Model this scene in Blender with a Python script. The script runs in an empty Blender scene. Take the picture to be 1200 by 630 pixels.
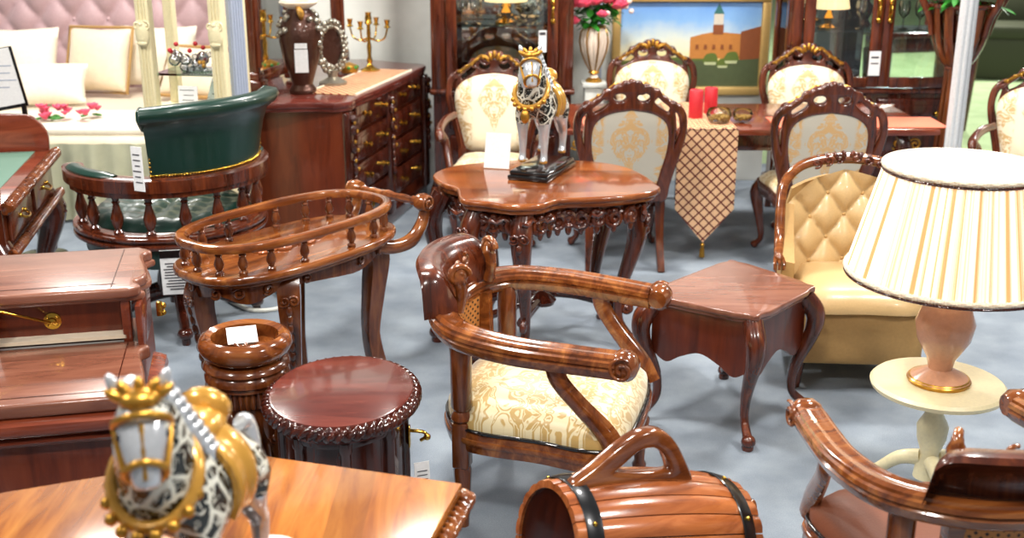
import bpy, bmesh, math, random
from mathutils import Vector as V, Matrix as Mx
from math import sin, cos, pi, radians, tan, atan2, hypot
random.seed(7)
scene = bpy.context.scene
COL = scene.collection

# ------------------------------------------------------------------ helpers
def rz(a): return Mx.Rotation(a, 4, 'Z')
def rx(a): return Mx.Rotation(a, 4, 'X')
def ry(a): return Mx.Rotation(a, 4, 'Y')
def tr(x, y, z): return Mx.Translation((x, y, z))
def lerp(a, b, t): return a + (b - a) * t

def cr(pts, n=6, closed=False):
    """Catmull-Rom through control points (any dimension)."""
    P = [tuple(p) for p in pts]; N = len(P); out = []
    segs = N if closed else N - 1
    for i in range(segs):
        if closed:
            a, b, c, d = P[(i-1) % N], P[i], P[(i+1) % N], P[(i+2) % N]
        else:
            b, c = P[i], P[i+1]
            a = P[i-1] if i > 0 else tuple(2*b[k]-c[k] for k in range(len(b)))
            d = P[i+2] if i+2 < N else tuple(2*c[k]-b[k] for k in range(len(b)))
        for j in range(n):
            t = j / n; t2 = t*t; t3 = t2*t
            out.append(tuple(.5*((2*b[k]) + (-a[k]+c[k])*t + (2*a[k]-5*b[k]+4*c[k]-d[k])*t2 + (-a[k]+3*b[k]-3*c[k]+d[k])*t3) for k in range(len(b))))
    if not closed: out.append(P[-1])
    return out

def mirror_outline(half):
    """half: (x>=0, y) points from bottom to top; returns a closed outline."""
    left = [(-x, y) for x, y in reversed(half) if x > 1e-5]
    return list(half) + left

def ell(cx, cy, a, b, n=40, z=None, a0=0.0, a1=None):
    full = a1 is None
    if full: a1 = a0 + 2*pi
    m = n if full else n + 1
    out = []
    for i in range(m):
        t = a0 + (a1-a0) * i / n
        p = (cx + a*cos(t), cy + b*sin(t))
        out.append(p if z is None else (p[0], p[1], z))
    return out

class MB:
    def __init__(s): s.bm = bmesh.new(); s.mi = 0
    def _faces(s, fs):
        for f in fs: f.material_index = s.mi
    def box(s, cx, cy, cz, sx, sy, sz, m=None, bev=0.0, seg=2):
        t = bmesh.new()
        bmesh.ops.create_cube(t, size=1.0, matrix=Mx.Diagonal((sx, sy, sz, 1)))
        if bev: bmesh.ops.bevel(t, geom=t.edges[:], offset=bev, segments=seg, profile=.5, affect='EDGES')
        mm = tr(cx, cy, cz)
        if m is not None: mm = m @ mm
        s.add(t, mm); return s
    def add(s, t, m=None):
        if m is not None: t.transform(m)
        me = bpy.data.meshes.new('t'); t.to_mesh(me); t.free()
        n0 = len(s.bm.faces)
        s.bm.from_mesh(me); bpy.data.meshes.remove(me)
        s.bm.faces.ensure_lookup_table()
        s._faces(s.bm.faces[n0:])
    def rings(s, rings, closed=False, caps=True):
        bm = s.bm; vs = [[bm.verts.new(p) for p in r] for r in rings]
        n = len(vs[0]); R = len(vs)
        fs = []
        for i in range(R if closed else R-1):
            A, B = vs[i], vs[(i+1) % R]
            for j in range(n):
                fs.append(bm.faces.new((A[j], A[(j+1) % n], B[(j+1) % n], B[j])))
        if caps and not closed:
            fs.append(bm.faces.new(list(reversed(vs[0])))); fs.append(bm.faces.new(vs[-1]))
        s._faces(fs); return s
    def tube(s, path, r, n=10, closed=False, m=None, squash=None, square=False):
        P = [V(p) for p in path]; N = len(P)
        rr = r if hasattr(r, '__len__') else [r]*N
        if len(rr) != N:
            rr = [interp(rr, i/(N-1)) for i in range(N)]
        T = []
        for i in range(N):
            a = P[i-1] if (i > 0 or closed) else P[i]
            b = P[(i+1) % N] if (i < N-1 or closed) else P[i]
            T.append((b-a).normalized() if (b-a).length > 1e-9 else V((0, 0, 1)))
        up = V((0, 0, 1)) if abs(T[0].z) < .9 else V((0, 1, 0))
        nrm = (up - T[0]*up.dot(T[0])).normalized()
        rings = []
        for i in range(N):
            nrm = nrm - T[i]*nrm.dot(T[i])
            nrm = nrm.normalized() if nrm.length > 1e-6 else T[i].orthogonal().normalized()
            bn = T[i].cross(nrm)
            ring = []
            for j in range(n):
                a = 2*pi*j/n + (pi/4 if square else 0)
                ca, sa = cos(a), sin(a)
                if square:
                    k = max(abs(ca), abs(sa)); e = .86
                    ca, sa = ca*(e/k+1-e), sa*(e/k+1-e)
                q1, q2 = (squash if squash else (1, 1))
                ring.append(P[i] + nrm*(ca*rr[i]*q1) + bn*(sa*rr[i]*q2))
            rings.append(ring)
        if m is not None: rings = [[m @ p for p in r_] for r_ in rings]
        return s.rings(rings, closed)
    def sweep(s, prof, path, closed=False, m=None, scale=None):
        """prof (side, up) swept along a path, up stays +Z; side points to the right of travel."""
        P = [V(p) for p in path]; N = len(P); rings = []
        for i in range(N):
            a = P[i-1] if (i > 0 or closed) else P[i]
            b = P[(i+1) % N] if (i < N-1 or closed) else P[i]
            t = b-a; t.z = 0
            t = t.normalized() if t.length > 1e-9 else V((1, 0, 0))
            side = V((t.y, -t.x, 0)); k = scale[i] if scale else 1
            rings.append([P[i] + side*(u*k) + V((0, 0, v*k)) for u, v in prof])
        if m is not None: rings = [[m @ p for p in r_] for r_ in rings]
        return s.rings(rings, closed)
    def rope(s, path, R, closed=False, lobes=3, pitch=.05, n=14, step=.35, amp=.2, m=None):
        P = [V(p) for p in path]
        if closed: P.append(P[0].copy())
        L = [0.0]
        for i in range(1, len(P)): L.append(L[-1] + (P[i]-P[i-1]).length)
        tot = L[-1]; k = max(8, int(tot/(R*step)))
        if closed: pitch = tot/max(1, round(tot/pitch))
        pts, ss = [], []
        j = 0
        for i in range(k if closed else k+1):
            d = tot*i/k
            while j < len(L)-2 and L[j+1] < d: j += 1
            f = (d-L[j])/max(1e-9, L[j+1]-L[j])
            pts.append(P[j].lerp(P[j+1], f)); ss.append(d)
        N = len(pts); rings = []
        for i in range(N):
            a = pts[i-1] if (i > 0 or closed) else pts[i]
            b = pts[(i+1) % N] if (i < N-1 or closed) else pts[i]
            t = (b-a).normalized()
            side = V((t.y, -t.x, 0)).normalized() if abs(t.z) < .95 else V((1, 0, 0))
            up = side.cross(t)
            ring = []
            for q in range(n):
                ph = 2*pi*q/n
                rad = R*(1-amp+amp*abs(cos(lobes*.5*(ph-2*pi*ss[i]/pitch)))*1.6)
                ring.append(pts[i] + side*(cos(ph)*rad) + up*(sin(ph)*rad))
            rings.append(ring)
        if m is not None: rings = [[m @ p for p in r_] for r_ in rings]
        return s.rings(rings, closed)
    def lathe(s, prof, n=24, m=None, sx=1.0, sy=1.0, flute=None, caps=True):
        rings = []
        for r, z in prof:
            ring = []
            for j in range(n):
                a = 2*pi*j/n; q = r
                if flute and flute[2] <= z <= flute[3]: q = r*(1 + flute[1]*abs(cos(a*flute[0]*.5)) - flute[1])
                ring.append(V((cos(a)*q*sx, sin(a)*q*sy, z)))
            rings.append(ring)
        if m is not None: rings = [[m @ p for p in r_] for r_ in rings]
        return s.rings(rings, False, caps)
    def ball(s, c, r, n=14, m=None):
        if not hasattr(r, '__len__'): r = (r, r, r)
        t = bmesh.new(); bmesh.ops.create_uvsphere(t, u_segments=n, v_segments=max(6, n*2//3), radius=1)
        mm = tr(*c)
        if m is not None: mm = mm @ m
        s.add(t, mm @ Mx.Diagonal((*r, 1))); return s
    def prism(s, poly, z0, z1, m=None, bev=0.0, seg=2):
        t = bmesh.new()
        b = [t.verts.new((x, y, z0)) for x, y in poly]
        f = t.faces.new(b)
        if f.normal.z > 0: pass
        t.normal_update()
        e = bmesh.ops.extrude_face_region(t, geom=[f])
        vs = [v for v in e['geom'] if isinstance(v, bmesh.types.BMVert)]
        bmesh.ops.translate(t, vec=(0, 0, z1-z0), verts=vs)
        bmesh.ops.recalc_face_normals(t, faces=t.faces[:])
        if bev:
            ed = [x for x in t.edges if abs(x.verts[0].co.z-x.verts[1].co.z) < 1e-6]
            bmesh.ops.bevel(t, geom=ed, offset=bev, segments=seg, profile=.6, affect='EDGES', clamp_overlap=True)
        s.add(t, m); return s
    def plate(s, loops, th, bev=0.0, m=None, res=2):
        """Filled 2D outline with holes (loops of (x,y)), thickness th centred on z=0, rounded by bev."""
        cu = bpy.data.curves.new('c', 'CURVE'); cu.dimensions = '2D'; cu.fill_mode = 'BOTH'
        cu.extrude = max(0.0, th/2-bev); cu.bevel_depth = bev; cu.bevel_resolution = res
        for lp in loops:
            sp = cu.splines.new('POLY'); sp.points.add(len(lp)-1); sp.use_cyclic_u = True
            for i, p in enumerate(lp): sp.points[i].co = (p[0], p[1], 0, 1)
        ob = bpy.data.objects.new('c', cu); me = bpy.data.meshes.new_from_object(ob)
        t = bmesh.new(); t.from_mesh(me)
        bmesh.ops.remove_doubles(t, verts=t.verts[:], dist=1e-5)
        bmesh.ops.recalc_face_normals(t, faces=t.faces[:])
        bpy.data.objects.remove(ob); bpy.data.curves.remove(cu); bpy.data.meshes.remove(me)
        s.add(t, m); return s
    def puff(s, loop, h, m=None, rings=7, base=0.0, pw=.5):
        """Cushion: a closed (x,y) outline domed upwards by h."""
        cx = sum(p[0] for p in loop)/len(loop); cy = sum(p[1] for p in loop)/len(loop)
        R = []
        for i in range(rings):
            t = i/rings; k = 1-t
            z = base + h*(1-(k**2.6))**pw
            R.append([V((cx+(x-cx)*k, cy+(y-cy)*k, z)) for x, y in loop])
        bot = [V((x, y, 0)) for x, y in loop]
        R = [bot]+R if base > 0 else R
        if m is not None: R = [[m @ p for p in r_] for r_ in R]
        return s.rings(R, False, True)
    def spiral(s, m, r0, turns, tr0, tr1=None, n=22, k=8, hand=1, tail=None):
        """Scroll in the local XY plane of m: from the centre outwards, then an optional tail of (x,y)."""
        tr1 = tr1 or tr0*.6; P = []
        for i in range(n+1):
            t = i/n; a = hand*t*turns*2*pi; r = r0*(.16+.84*t)
            P.append((r*cos(a), r*sin(a), 0))
        if tail:
            P += [(x, y, 0) for x, y in tail]
        N = len(P)
        rad = [lerp(tr0, tr1, i/(N-1)) if not tail else tr1 + (tr0-tr1)*sin(pi*min(1, .25+i/(N-1)*.75)) for i in range(N)]
        s.tube([m @ V(p) for p in P], rad, n=k); return s
    def build(s, name, mat, parent=None, smooth=45, loc=None, rotz=None):
        me = bpy.data.meshes.new(name)
        bmesh.ops.recalc_face_normals(s.bm, faces=s.bm.faces[:])
        s.bm.to_mesh(me); s.bm.free()
        for mm in (mat if isinstance(mat, (list, tuple)) else [mat]): me.materials.append(mm)
        if smooth:
            for p in me.polygons: p.use_smooth = True
            me.set_sharp_from_angle(angle=radians(smooth))
        o = bpy.data.objects.new(name, me); COL.objects.link(o)
        if parent: o.parent = parent
        if loc: o.location = loc
        if rotz is not None: o.rotation_euler.z = rotz
        return o

def interp(a, t):
    x = t*(len(a)-1); i = min(int(x), len(a)-2); return lerp(a[i], a[i+1], x-i)

def tag(o, label=None, cat=None, group=None, kind=None):
    if label: o['label'] = label
    if cat: o['category'] = cat
    if group: o['group'] = group
    if kind: o['kind'] = kind
    return o
def thing(name, label, cat, loc=(0, 0, 0), rot=0.0, group=None):
    o = bpy.data.objects.new(name, None); COL.objects.link(o)
    o.empty_display_size = .1; o.location = loc; o.rotation_euler.z = rot
    return tag(o, label, cat, group)
def dup(src, label, loc, rot=0.0, parent=None):
    c = src.copy(); COL.objects.link(c)
    if parent is None:
        c.location = loc; c.rotation_euler.z = rot
        if label: c['label'] = label
    else: c.parent = parent
    for ch in list(src.children): dup(ch, None, None, 0, c)
    return c

# ------------------------------------------------------------------ materials
def newmat(name):
    m = bpy.data.materials.new(name); m.use_nodes = True
    nt = m.node_tree; b = nt.nodes['Principled BSDF']; return m, nt, b
def node(nt, t, **kw):
    n = nt.nodes.new(t)
    for k, v in kw.items():
        if k in n.inputs: n.inputs[k].default_value = v
        else: setattr(n, k, v)
    return n
def hexc(r, g, b):
    f = lambda c: ((c/255+.055)/1.055)**2.4 if c > 10 else c/255/12.92
    return (f(r), f(g), f(b), 1)
def ramp(nt, fac, stops, interp='LINEAR'):
    r = nt.nodes.new('ShaderNodeValToRGB'); r.color_ramp.interpolation = interp
    e = r.color_ramp.elements
    while len(e) < len(stops): e.new(.5)
    for i, (p, c) in enumerate(stops): e[i].position = p; e[i].color = c
    nt.links.new(fac, r.inputs[0]); return r.outputs[0]
def simple(name, col, rough=.5, metal=0.0, coat=0.0, bump=0.0, bscale=80, **kw):
    m, nt, b = newmat(name)
    b.inputs['Base Color'].default_value = col; b.inputs['Roughness'].default_value = rough
    b.inputs['Metallic'].default_value = metal; b.inputs['Coat Weight'].default_value = coat
    b.inputs['Coat Roughness'].default_value = .08
    for k, v in kw.items(): b.inputs[k].default_value = v
    tc = node(nt, 'ShaderNodeTexCoord'); no = node(nt, 'ShaderNodeTexNoise', Scale=bscale, Detail=4.0)
    nt.links.new(tc.outputs['Object'], no.inputs['Vector'])
    mx = node(nt, 'ShaderNodeMixRGB', blend_type='MULTIPLY'); mx.inputs[0].default_value = .22
    mx.inputs[1].default_value = col
    nt.links.new(no.outputs['Fac'], mx.inputs[2]); 
    nt.links.new(mx.outputs[0], b.inputs['Base Color'])
    if bump:
        bp = node(nt, 'ShaderNodeBump', Strength=bump, Distance=.004)
        nt.links.new(no.outputs['Fac'], bp.inputs['Height']); nt.links.new(bp.outputs[0], b.inputs['Normal'])
    return m
def wood(name, dark, mid, light, rough=.22, axis=0, scale=5.0, coat=.5, stretch=9.0, planks=0.0):
    m, nt, b = newmat(name); L = nt.links
    tc = node(nt, 'ShaderNodeTexCoord'); mp = node(nt, 'ShaderNodeMapping')
    sc = [scale*stretch*.55]*3; sc[axis] = scale*.55
    mp.inputs['Scale'].default_value = sc
    L.new(tc.outputs['Object'], mp.inputs['Vector'])
    n1 = node(nt, 'ShaderNodeTexNoise', Scale=.9, Detail=6.0, Roughness=.62, Distortion=.9)
    L.new(mp.outputs[0], n1.inputs['Vector'])
    col = ramp(nt, n1.outputs['Fac'], [(.28, dark), (.5, mid), (.74, light)])
    if planks:
        sp = node(nt, 'ShaderNodeSeparateXYZ'); L.new(tc.outputs['Object'], sp.inputs[0])
        mu = node(nt, 'ShaderNodeMath', operation='MULTIPLY'); mu.inputs[1].default_value = 1/planks
        L.new(sp.outputs[1 if axis == 0 else 0], mu.inputs[0])
        fl = node(nt, 'ShaderNodeMath', operation='FLOOR'); L.new(mu.outputs[0], fl.inputs[0])
        wn = node(nt, 'ShaderNodeTexWhiteNoise', noise_dimensions='1D'); L.new(fl.outputs[0], wn.inputs['W'])
        hs = node(nt, 'ShaderNodeHueSaturation'); 
        mr = node(nt, 'ShaderNodeMapRange'); mr.inputs['To Min'].default_value = .78; mr.inputs['To Max'].default_value = 1.2
        L.new(wn.outputs['Value'], mr.inputs['Value']); L.new(mr.outputs[0], hs.inputs['Value']); L.new(col, hs.inputs['Color'])
        col = hs.outputs[0]
    L.new(col, b.inputs['Base Color'])
    b.inputs['Roughness'].default_value = rough; b.inputs['Coat Weight'].default_value = coat
    b.inputs['Coat Roughness'].default_value = .07
    bp = node(nt, 'ShaderNodeBump', Strength=.05, Distance=.003)
    L.new(n1.outputs['Fac'], bp.inputs['Height']); L.new(bp.outputs[0], b.inputs['Normal'])
    return m
def damask(name, base, motif, ax=(0, 2), per=.2, scale=16, medal=None, lo=.5, rough=.45, sheen=.3):
    """Woven damask: left-right mirrored scrolls; medal=(cx, cz, rx, rz) keeps a medallion and side scrolls only."""
    m, nt, b = newmat(name); L = nt.links
    tc = node(nt, 'ShaderNodeTexCoord'); sp = node(nt, 'ShaderNodeSeparateXYZ'); L.new(tc.outputs['Object'], sp.inputs[0])
    def mth(op, a, bb=None):
        n = node(nt, 'ShaderNodeMath', operation=op)
        for i, v in enumerate((a, bb)):
            if v is None: continue
            if isinstance(v, (int, float)): n.inputs[i].default_value = v
            else: L.new(v, n.inputs[i])
        return n.outputs[0]
    u = sp.outputs[ax[0]]; w = sp.outputs[ax[1]]
    u2 = mth('PINGPONG', u, per) if not medal else mth('ABSOLUTE', u)
    cb = node(nt, 'ShaderNodeCombineXYZ'); L.new(u2, cb.inputs[0]); L.new(w, cb.inputs[2])
    no = node(nt, 'ShaderNodeTexNoise', Scale=scale, Detail=1.5, Distortion=1.6); L.new(cb.outputs[0], no.inputs['Vector'])
    d = mth('ABSOLUTE', mth('SUBTRACT', no.outputs['Fac'], .5))
    ln = ramp(nt, d, [(.0, (1, 1, 1, 1)), (.035, (1, 1, 1, 1)), (.05, (0, 0, 0, 1))])
    bl = ramp(nt, no.outputs['Fac'], [(lo+.08, (0, 0, 0, 1)), (lo+.1, (1, 1, 1, 1))])
    mk = mth('MAXIMUM', ln, bl)
    if medal:
        cx, cz, rx_, rz_ = medal
        e = mth('ADD', mth('DIVIDE', mth('ABSOLUTE', mth('SUBTRACT', u, cx)), rx_), mth('DIVIDE', mth('ABSOLUTE', mth('SUBTRACT', w, cz)), rz_))
        inn = ramp(nt, e, [(.93, (1, 1, 1, 1)), (1.0, (0, 0, 0, 1))])
        side = ramp(nt, mth('ABSOLUTE', u), [(.135, (0, 0, 0, 1)), (.15, (1, 1, 1, 1))])
        mk = mth('MULTIPLY', mk, mth('MAXIMUM', inn, side))
    mx = node(nt, 'ShaderNodeMixRGB'); mx.inputs[1].default_value = base; mx.inputs[2].default_value = motif
    L.new(mk, mx.inputs[0]); L.new(mx.outputs[0], b.inputs['Base Color'])
    b.inputs['Roughness'].default_value = rough; b.inputs['Sheen Weight'].default_value = sheen
    wv = node(nt, 'ShaderNodeTexNoise', Scale=400.0); L.new(tc.outputs['Object'], wv.inputs['Vector'])
    bp = node(nt, 'ShaderNodeBump', Strength=.15, Distance=.002)
    L.new(mth('ADD', mk, wv.outputs['Fac']), bp.inputs['Height']); L.new(bp.outputs[0], b.inputs['Normal'])
    return m

M = {}
M['mahog'] = wood('mahogany', hexc(40, 14, 7), hexc(80, 33, 16), hexc(116, 56, 28), axis=2)
M['mahogx'] = wood('mahogany_flat', hexc(70, 26, 16), hexc(112, 48, 28), hexc(140, 68, 42), axis=0, stretch=7)
M['dark'] = wood('dark_mahogany', hexc(34, 10, 6), hexc(60, 22, 12), hexc(86, 34, 18), axis=2, rough=.18)
M['darkx'] = wood('dark_mahogany_top', hexc(70, 26, 20), hexc(98, 42, 34), hexc(118, 56, 44), axis=0, rough=.2, planks=.075, stretch=6)
M['chestw'] = wood('rosewood_slab', hexc(96, 54, 40), hexc(126, 78, 60), hexc(146, 98, 78), axis=0, rough=.24, stretch=6)
M['honey'] = wood('honey_oak', hexc(116, 56, 14), hexc(156, 90, 28), hexc(182, 118, 48), axis=1, rough=.18, planks=.085, stretch=8)
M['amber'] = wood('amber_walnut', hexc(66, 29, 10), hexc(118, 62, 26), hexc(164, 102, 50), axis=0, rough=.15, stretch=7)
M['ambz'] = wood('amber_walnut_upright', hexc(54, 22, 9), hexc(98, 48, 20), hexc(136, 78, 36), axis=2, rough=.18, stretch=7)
M['table'] = wood('cherry_top', hexc(90, 40, 16), hexc(138, 72, 32), hexc(166, 98, 46), axis=0, rough=.16, planks=.11, stretch=7)
M['panel'] = wood('red_veneer', hexc(74, 26, 10), hexc(98, 38, 16), hexc(114, 50, 24), axis=2, rough=.32, stretch=8, coat=.3)
M['stave'] = wood('stave_oak', hexc(112, 54, 24), hexc(156, 86, 44), hexc(186, 112, 64), axis=0, rough=.22, stretch=8)
M['gold'] = simple('antique_gold', hexc(196, 146, 60), .3, .85)
M['goldpaint'] = simple('gold_paint', hexc(206, 152, 62), .25, .35, .6)
M['brass'] = simple('brass', hexc(214, 168, 70), .2, 1.0)
M['black'] = simple('black_lacquer', hexc(20, 18, 18), .15, 0, .6)
M['iron'] = simple('black_band_iron', hexc(26, 27, 30), .3, .6, .3)
M['chrome'] = simple('brushed_chrome', hexc(236, 240, 244), .4, .4)
M['green'] = simple('green_leather', hexc(6, 48, 38), .32, 0, .25, .12, 160)
M['tanl'] = simple('tan_leather', hexc(206, 172, 120), .38, 0, .15, .06, 120)
M['tanb'] = simple('tan_cloth', hexc(190, 150, 92), .7)
M['pink'] = simple('pink_velvet', hexc(206, 172, 176), .5, 0, 0, .1, 60, **{'Sheen Weight': .6})
M['linen'] = simple('cream_linen', hexc(246, 236, 216), .8, 0, 0, .3, 30)
M['satin'] = simple('cream_satin', hexc(240, 222, 194), .5, 0, 0, .3, 26, **{'Sheen Weight': .5})
M['skirt'] = simple('sage_satin', hexc(206, 206, 176), .45, 0, 0, .2, 14)
M['cream'] = simple('cream_paint', hexc(238, 226, 184), .35, 0, .3)
M['white'] = simple('white_paper', hexc(244, 244, 244), .7)
M['whitep'] = simple('white_plastic', hexc(236, 236, 226), .4)
M['wall'] = simple('wall_paint', hexc(226, 228, 222), .75, 0, 0, .05, 8)
M['ink'] = simple('ink', hexc(60, 60, 66), .8)
M['red'] = simple('red_wax', hexc(196, 34, 46), .45, 0, 0)
M['leaf'] = simple('leaf_green', hexc(48, 132, 40), .45)
M['rose'] = simple('pink_rose', hexc(236, 88, 120), .55)
M['pale'] = simple('pale_petal', hexc(250, 226, 214), .55)
M['coral'] = simple('coral_cloth', hexc(226, 120, 90), .75, 0, 0, .2, 120)
M['potp'] = simple('potpourri', hexc(146, 110, 40), .8, 0, 0, .6, 60)
M['oldsilver'] = simple('old_silver', hexc(170, 164, 150), .3, .85)
M['silver'] = simple('silver_white', hexc(214, 218, 224), .16, .55, .5)
M['olive'] = simple('olive_velvet', hexc(44, 50, 24), .8)
M['velred'] = simple('red_fabric', hexc(150, 30, 40), .8)
M['bluegrey'] = simple('blue_grey_metal', hexc(176, 186, 206), .4, .1)
M['rattan'] = None
def glassmat(name, tint=(1, 1, 1, 1), alpha=.15, rough=.02):
    m, nt, b = newmat(name); L = nt.links
    tb = node(nt, 'ShaderNodeBsdfTransparent'); tb.inputs[0].default_value = tint
    gl = node(nt, 'ShaderNodeBsdfGlossy', Roughness=rough)
    fr = node(nt, 'ShaderNodeFresnel', IOR=1.45)
    ad = node(nt, 'ShaderNodeMath', operation='ADD'); ad.inputs[1].default_value = alpha
    L.new(fr.outputs[0], ad.inputs[0])
    mx = node(nt, 'ShaderNodeMixShader'); L.new(ad.outputs[0], mx.inputs[0]); L.new(tb.outputs[0], mx.inputs[1]); L.new(gl.outputs[0], mx.inputs[2])
    L.new(mx.outputs[0], nt.nodes['Material Output'].inputs['Surface']); return m
M['glass'] = glassmat('clear_glass', (.93, .97, .95, 1), .04)
M['gshelf'] = glassmat('green_edge_glass', (.72, .9, .86, 1), .12)
M['crystal'] = glassmat('cut_crystal', (.95, .97, 1, 1), .3, .1)
M['mirror'] = simple('mirror_silver', (.9, .92, .92, 1), .02, 1.0, bscale=1)
def emis(name, col, s):
    m, nt, b = newmat(name); b.inputs['Base Color'].default_value = col
    b.inputs['Emission Color'].default_value = col; b.inputs['Emission Strength'].default_value = s; return m
M['glow'] = emis('lit_shade', hexc(255, 222, 170), 1.3)
# ------------------------------------------------------------------ setting
def floor_mat(name, base, var):
    m, nt, b = newmat(name); L = nt.links
    tc = node(nt, 'ShaderNodeTexCoord')
    n1 = node(nt, 'ShaderNodeTexNoise', Scale=4.5, Detail=9.0); n2 = node(nt, 'ShaderNodeTexNoise', Scale=240.0, Detail=2.0)
    for n in (n1, n2): L.new(tc.outputs['Object'], n.inputs['Vector'])
    c1 = ramp(nt, n1.outputs['Fac'], [(.3, var), (.7, base)])
    mx = node(nt, 'ShaderNodeMixRGB', blend_type='OVERLAY'); mx.inputs[0].default_value = .35
    L.new(c1, mx.inputs[1]); L.new(n2.outputs['Fac'], mx.inputs[2]); L.new(mx.outputs[0], b.inputs['Base Color'])
    b.inputs['Roughness'].default_value = .85
    bp = node(nt, 'ShaderNodeBump', Strength=.3, Distance=.004); L.new(n2.outputs['Fac'], bp.inputs['Height']); L.new(bp.outputs[0], b.inputs['Normal'])
    return m
M['carpet'] = floor_mat('grey_blue_carpet', hexc(140, 150, 160), hexc(112, 122, 134))
M['gcarpet'] = floor_mat('green_carpet', hexc(160, 182, 136), hexc(136, 160, 114))
b = MB(); b.box(-1, 4.4, -.05, 12, 9.2, .1)
tag(b.build('floor', M['carpet'], smooth=0), kind='structure')
b = MB(); b.box(9, 19, -.055, 20, 20.0, .1)
tag(b.build('floor_green', M['gcarpet'], smooth=0), kind='structure')
b = MB(); b.box(.1, 8.5, 1.5, 3.5, .1, 3.0)
tag(b.build('wall_back', M['wall'], smooth=0), kind='structure')
b = MB(); b.box(-4.2, 9.68, 1.5, 4.9, .1, 3.0)
tag(b.build('wall_bedroom', M['wall'], smooth=0), kind='structure')
b = MB(); b.box(-1.68, 9.1, 1.5, .08, 1.05, 3.0)
tag(b.build('wall_partition', M['wall'], smooth=0), kind='structure')
b = MB(); b.box(-.53, 8.44, 1.5, .05, .03, 3.0); b.box(.62, 8.44, 1.5, .05, .03, 3.0)
tag(b.build('trim_1', M['bluegrey'], smooth=0), kind='structure')

# chrome exhibition post
b = MB(); b.lathe([(.05, 0.02), (.05, 2.9)], n=32, flute=(8, .16, 0, 3))
t = thing('display_post', 'round fluted chrome post rising in front of the tall wooden plant stand', 'post', (2.5, 6.5, 0))
b.build('shaft', M['chrome'], t)
b = MB(); b.lathe([(.11, 0), (.11, .012), (.06, .02)], n=28); b.build('base_plate', M['chrome'], t)

# olive sofa and red chair far off on the green carpet
def far_sofa(loc, rot, mat, label):
    t = thing('sofa', label, 'sofa', loc, rot)
    b = MB(); b.box(0, 0, .23, 1.9, .9, .46, bev=.05); b.build('base', mat, t)
    for s in (-1, 1):
        b = MB(); b.box(s*.86, 0, .45, .24, .92, .5, bev=.09); b.build('arm', mat, t)
        b = MB(); b.box(s*.37, -.08, .52, .72, .7, .16, bev=.05); b.build('seat_cushion', mat, t)
    b = MB(); b.box(0, .36, .68, 1.7, .24, .56, bev=.09); b.build('backrest', mat, t)
far_sofa((6.05, 13.6, 0), radians(-12), M['olive'], 'dark olive sofa far off on the green carpet at right edge')
t = thing('armchair', 'small red armchair far off on the green carpet beside the olive sofa', 'armchair', (6.0, 15.6, 0), .3)
b = MB(); b.box(0, 0, .3, .7, .7, .36, bev=.06); b.build('seat', M['velred'], t)
b = MB(); b.box(0, .3, .72, .72, .16, .6, bev=.06); b.build('backrest', M['velred'], t)
for s in (-1, 1):
    b = MB(); b.box(s*.36, 0, .46, .12, .7, .34, bev=.04); b.build('arm', M['velred'], t)
for s in (-1, 1):
    for q in (-1, 1):
        b = MB(); b.tube([(s*.28, q*.28, 0), (s*.27, q*.27, .14)], [.018, .026], 8); b.build('leg', M['dark'], t)

# ------------------------------------------------------------------ bed
bed = thing('bed', 'wide bed with pink tufted headboard and cream satin coverlet', 'bed', (-3.2, 8.2, 0))
b = MB(); nx, nz = 120, 64; Wd, Hh = 2.5, 1.1
g = []
for j in range(nz+1):
    row = []
    for i in range(nx+1):
        x = -Wd/2+Wd*i/nx; z = .5+Hh*j/nz
        a_ = x/.27+z/.36; c_ = x/.27-z/.36
        h = .06*(abs(sin(pi*a_))*abs(sin(pi*c_)))**.45
        row.append(b.bm.verts.new((x, 1.2-h, z)))
    g.append(row)
for j in range(nz):
    for i in range(nx): b.bm.faces.new((g[j][i], g[j][i+1], g[j+1][i+1], g[j+1][i]))
b.box(0, 1.27, .8, Wd+.1, .12, 1.66, bev=.03)
b.build('headboard', M['pink'], bed, smooth=80)
b = MB()
for r in range(2, 9):
    for q in range(-5, 6):
        # lattice points where both families of creases cross
        a_, c_ = r, q
        x = .27*(a_+c_)/2; z = .36*(a_-c_)/2
        if -1.2 < x < 1.2 and .55 < z < 1.55: b.ball((x, 1.195, z), .016, 8)
b.build('button', M['pink'], bed)['kind'] = 'stuff'
b = MB(); b.box(0, .1, .4, 2.3, 2.0, .34, bev=.1, seg=4); b.build('coverlet', M['satin'], bed)
# gathered skirt around foot and right side
b = MB(); path = [(-1.14, -.88), (1.02, -.88), (1.14, -.76), (1.14, 1.0)]
fine = []
for i in range(3):
    a_, c_ = path[i], path[i+1]; n = int(hypot(c_[0]-a_[0], c_[1]-a_[1])/.012)
    for k in range(n): fine.append((lerp(a_[0], c_[0], k/n), lerp(a_[1], c_[1], k/n)))
cols = []
for k, (x, y) in enumerate(fine):
    w_ = .02*sin(k*.55)+.014*sin(k*.23+1); nrm = V((0, -1, 0)) if y < -.87 else V((1, 0, 0))
    cols.append([b.bm.verts.new(V((x, y, z)) + nrm*(w_*(.35 + (.52-z)*2.6)+.045+(.52-z)*.08)) for z in (.52, .44, .32, .18, .02)])
for k in range(len(cols)-1):
    for j in range(4): b.bm.faces.new((cols[k][j], cols[k+1][j], cols[k+1][j+1], cols[k][j+1]))
sk = b.build('bed_skirt', M['skirt'], bed, smooth=80)
b = MB(); b.box(0, -.5, .575, 2.36, .7, .05, bev=.02); b.build('folded_throw', M['linen'], bed)

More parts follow.
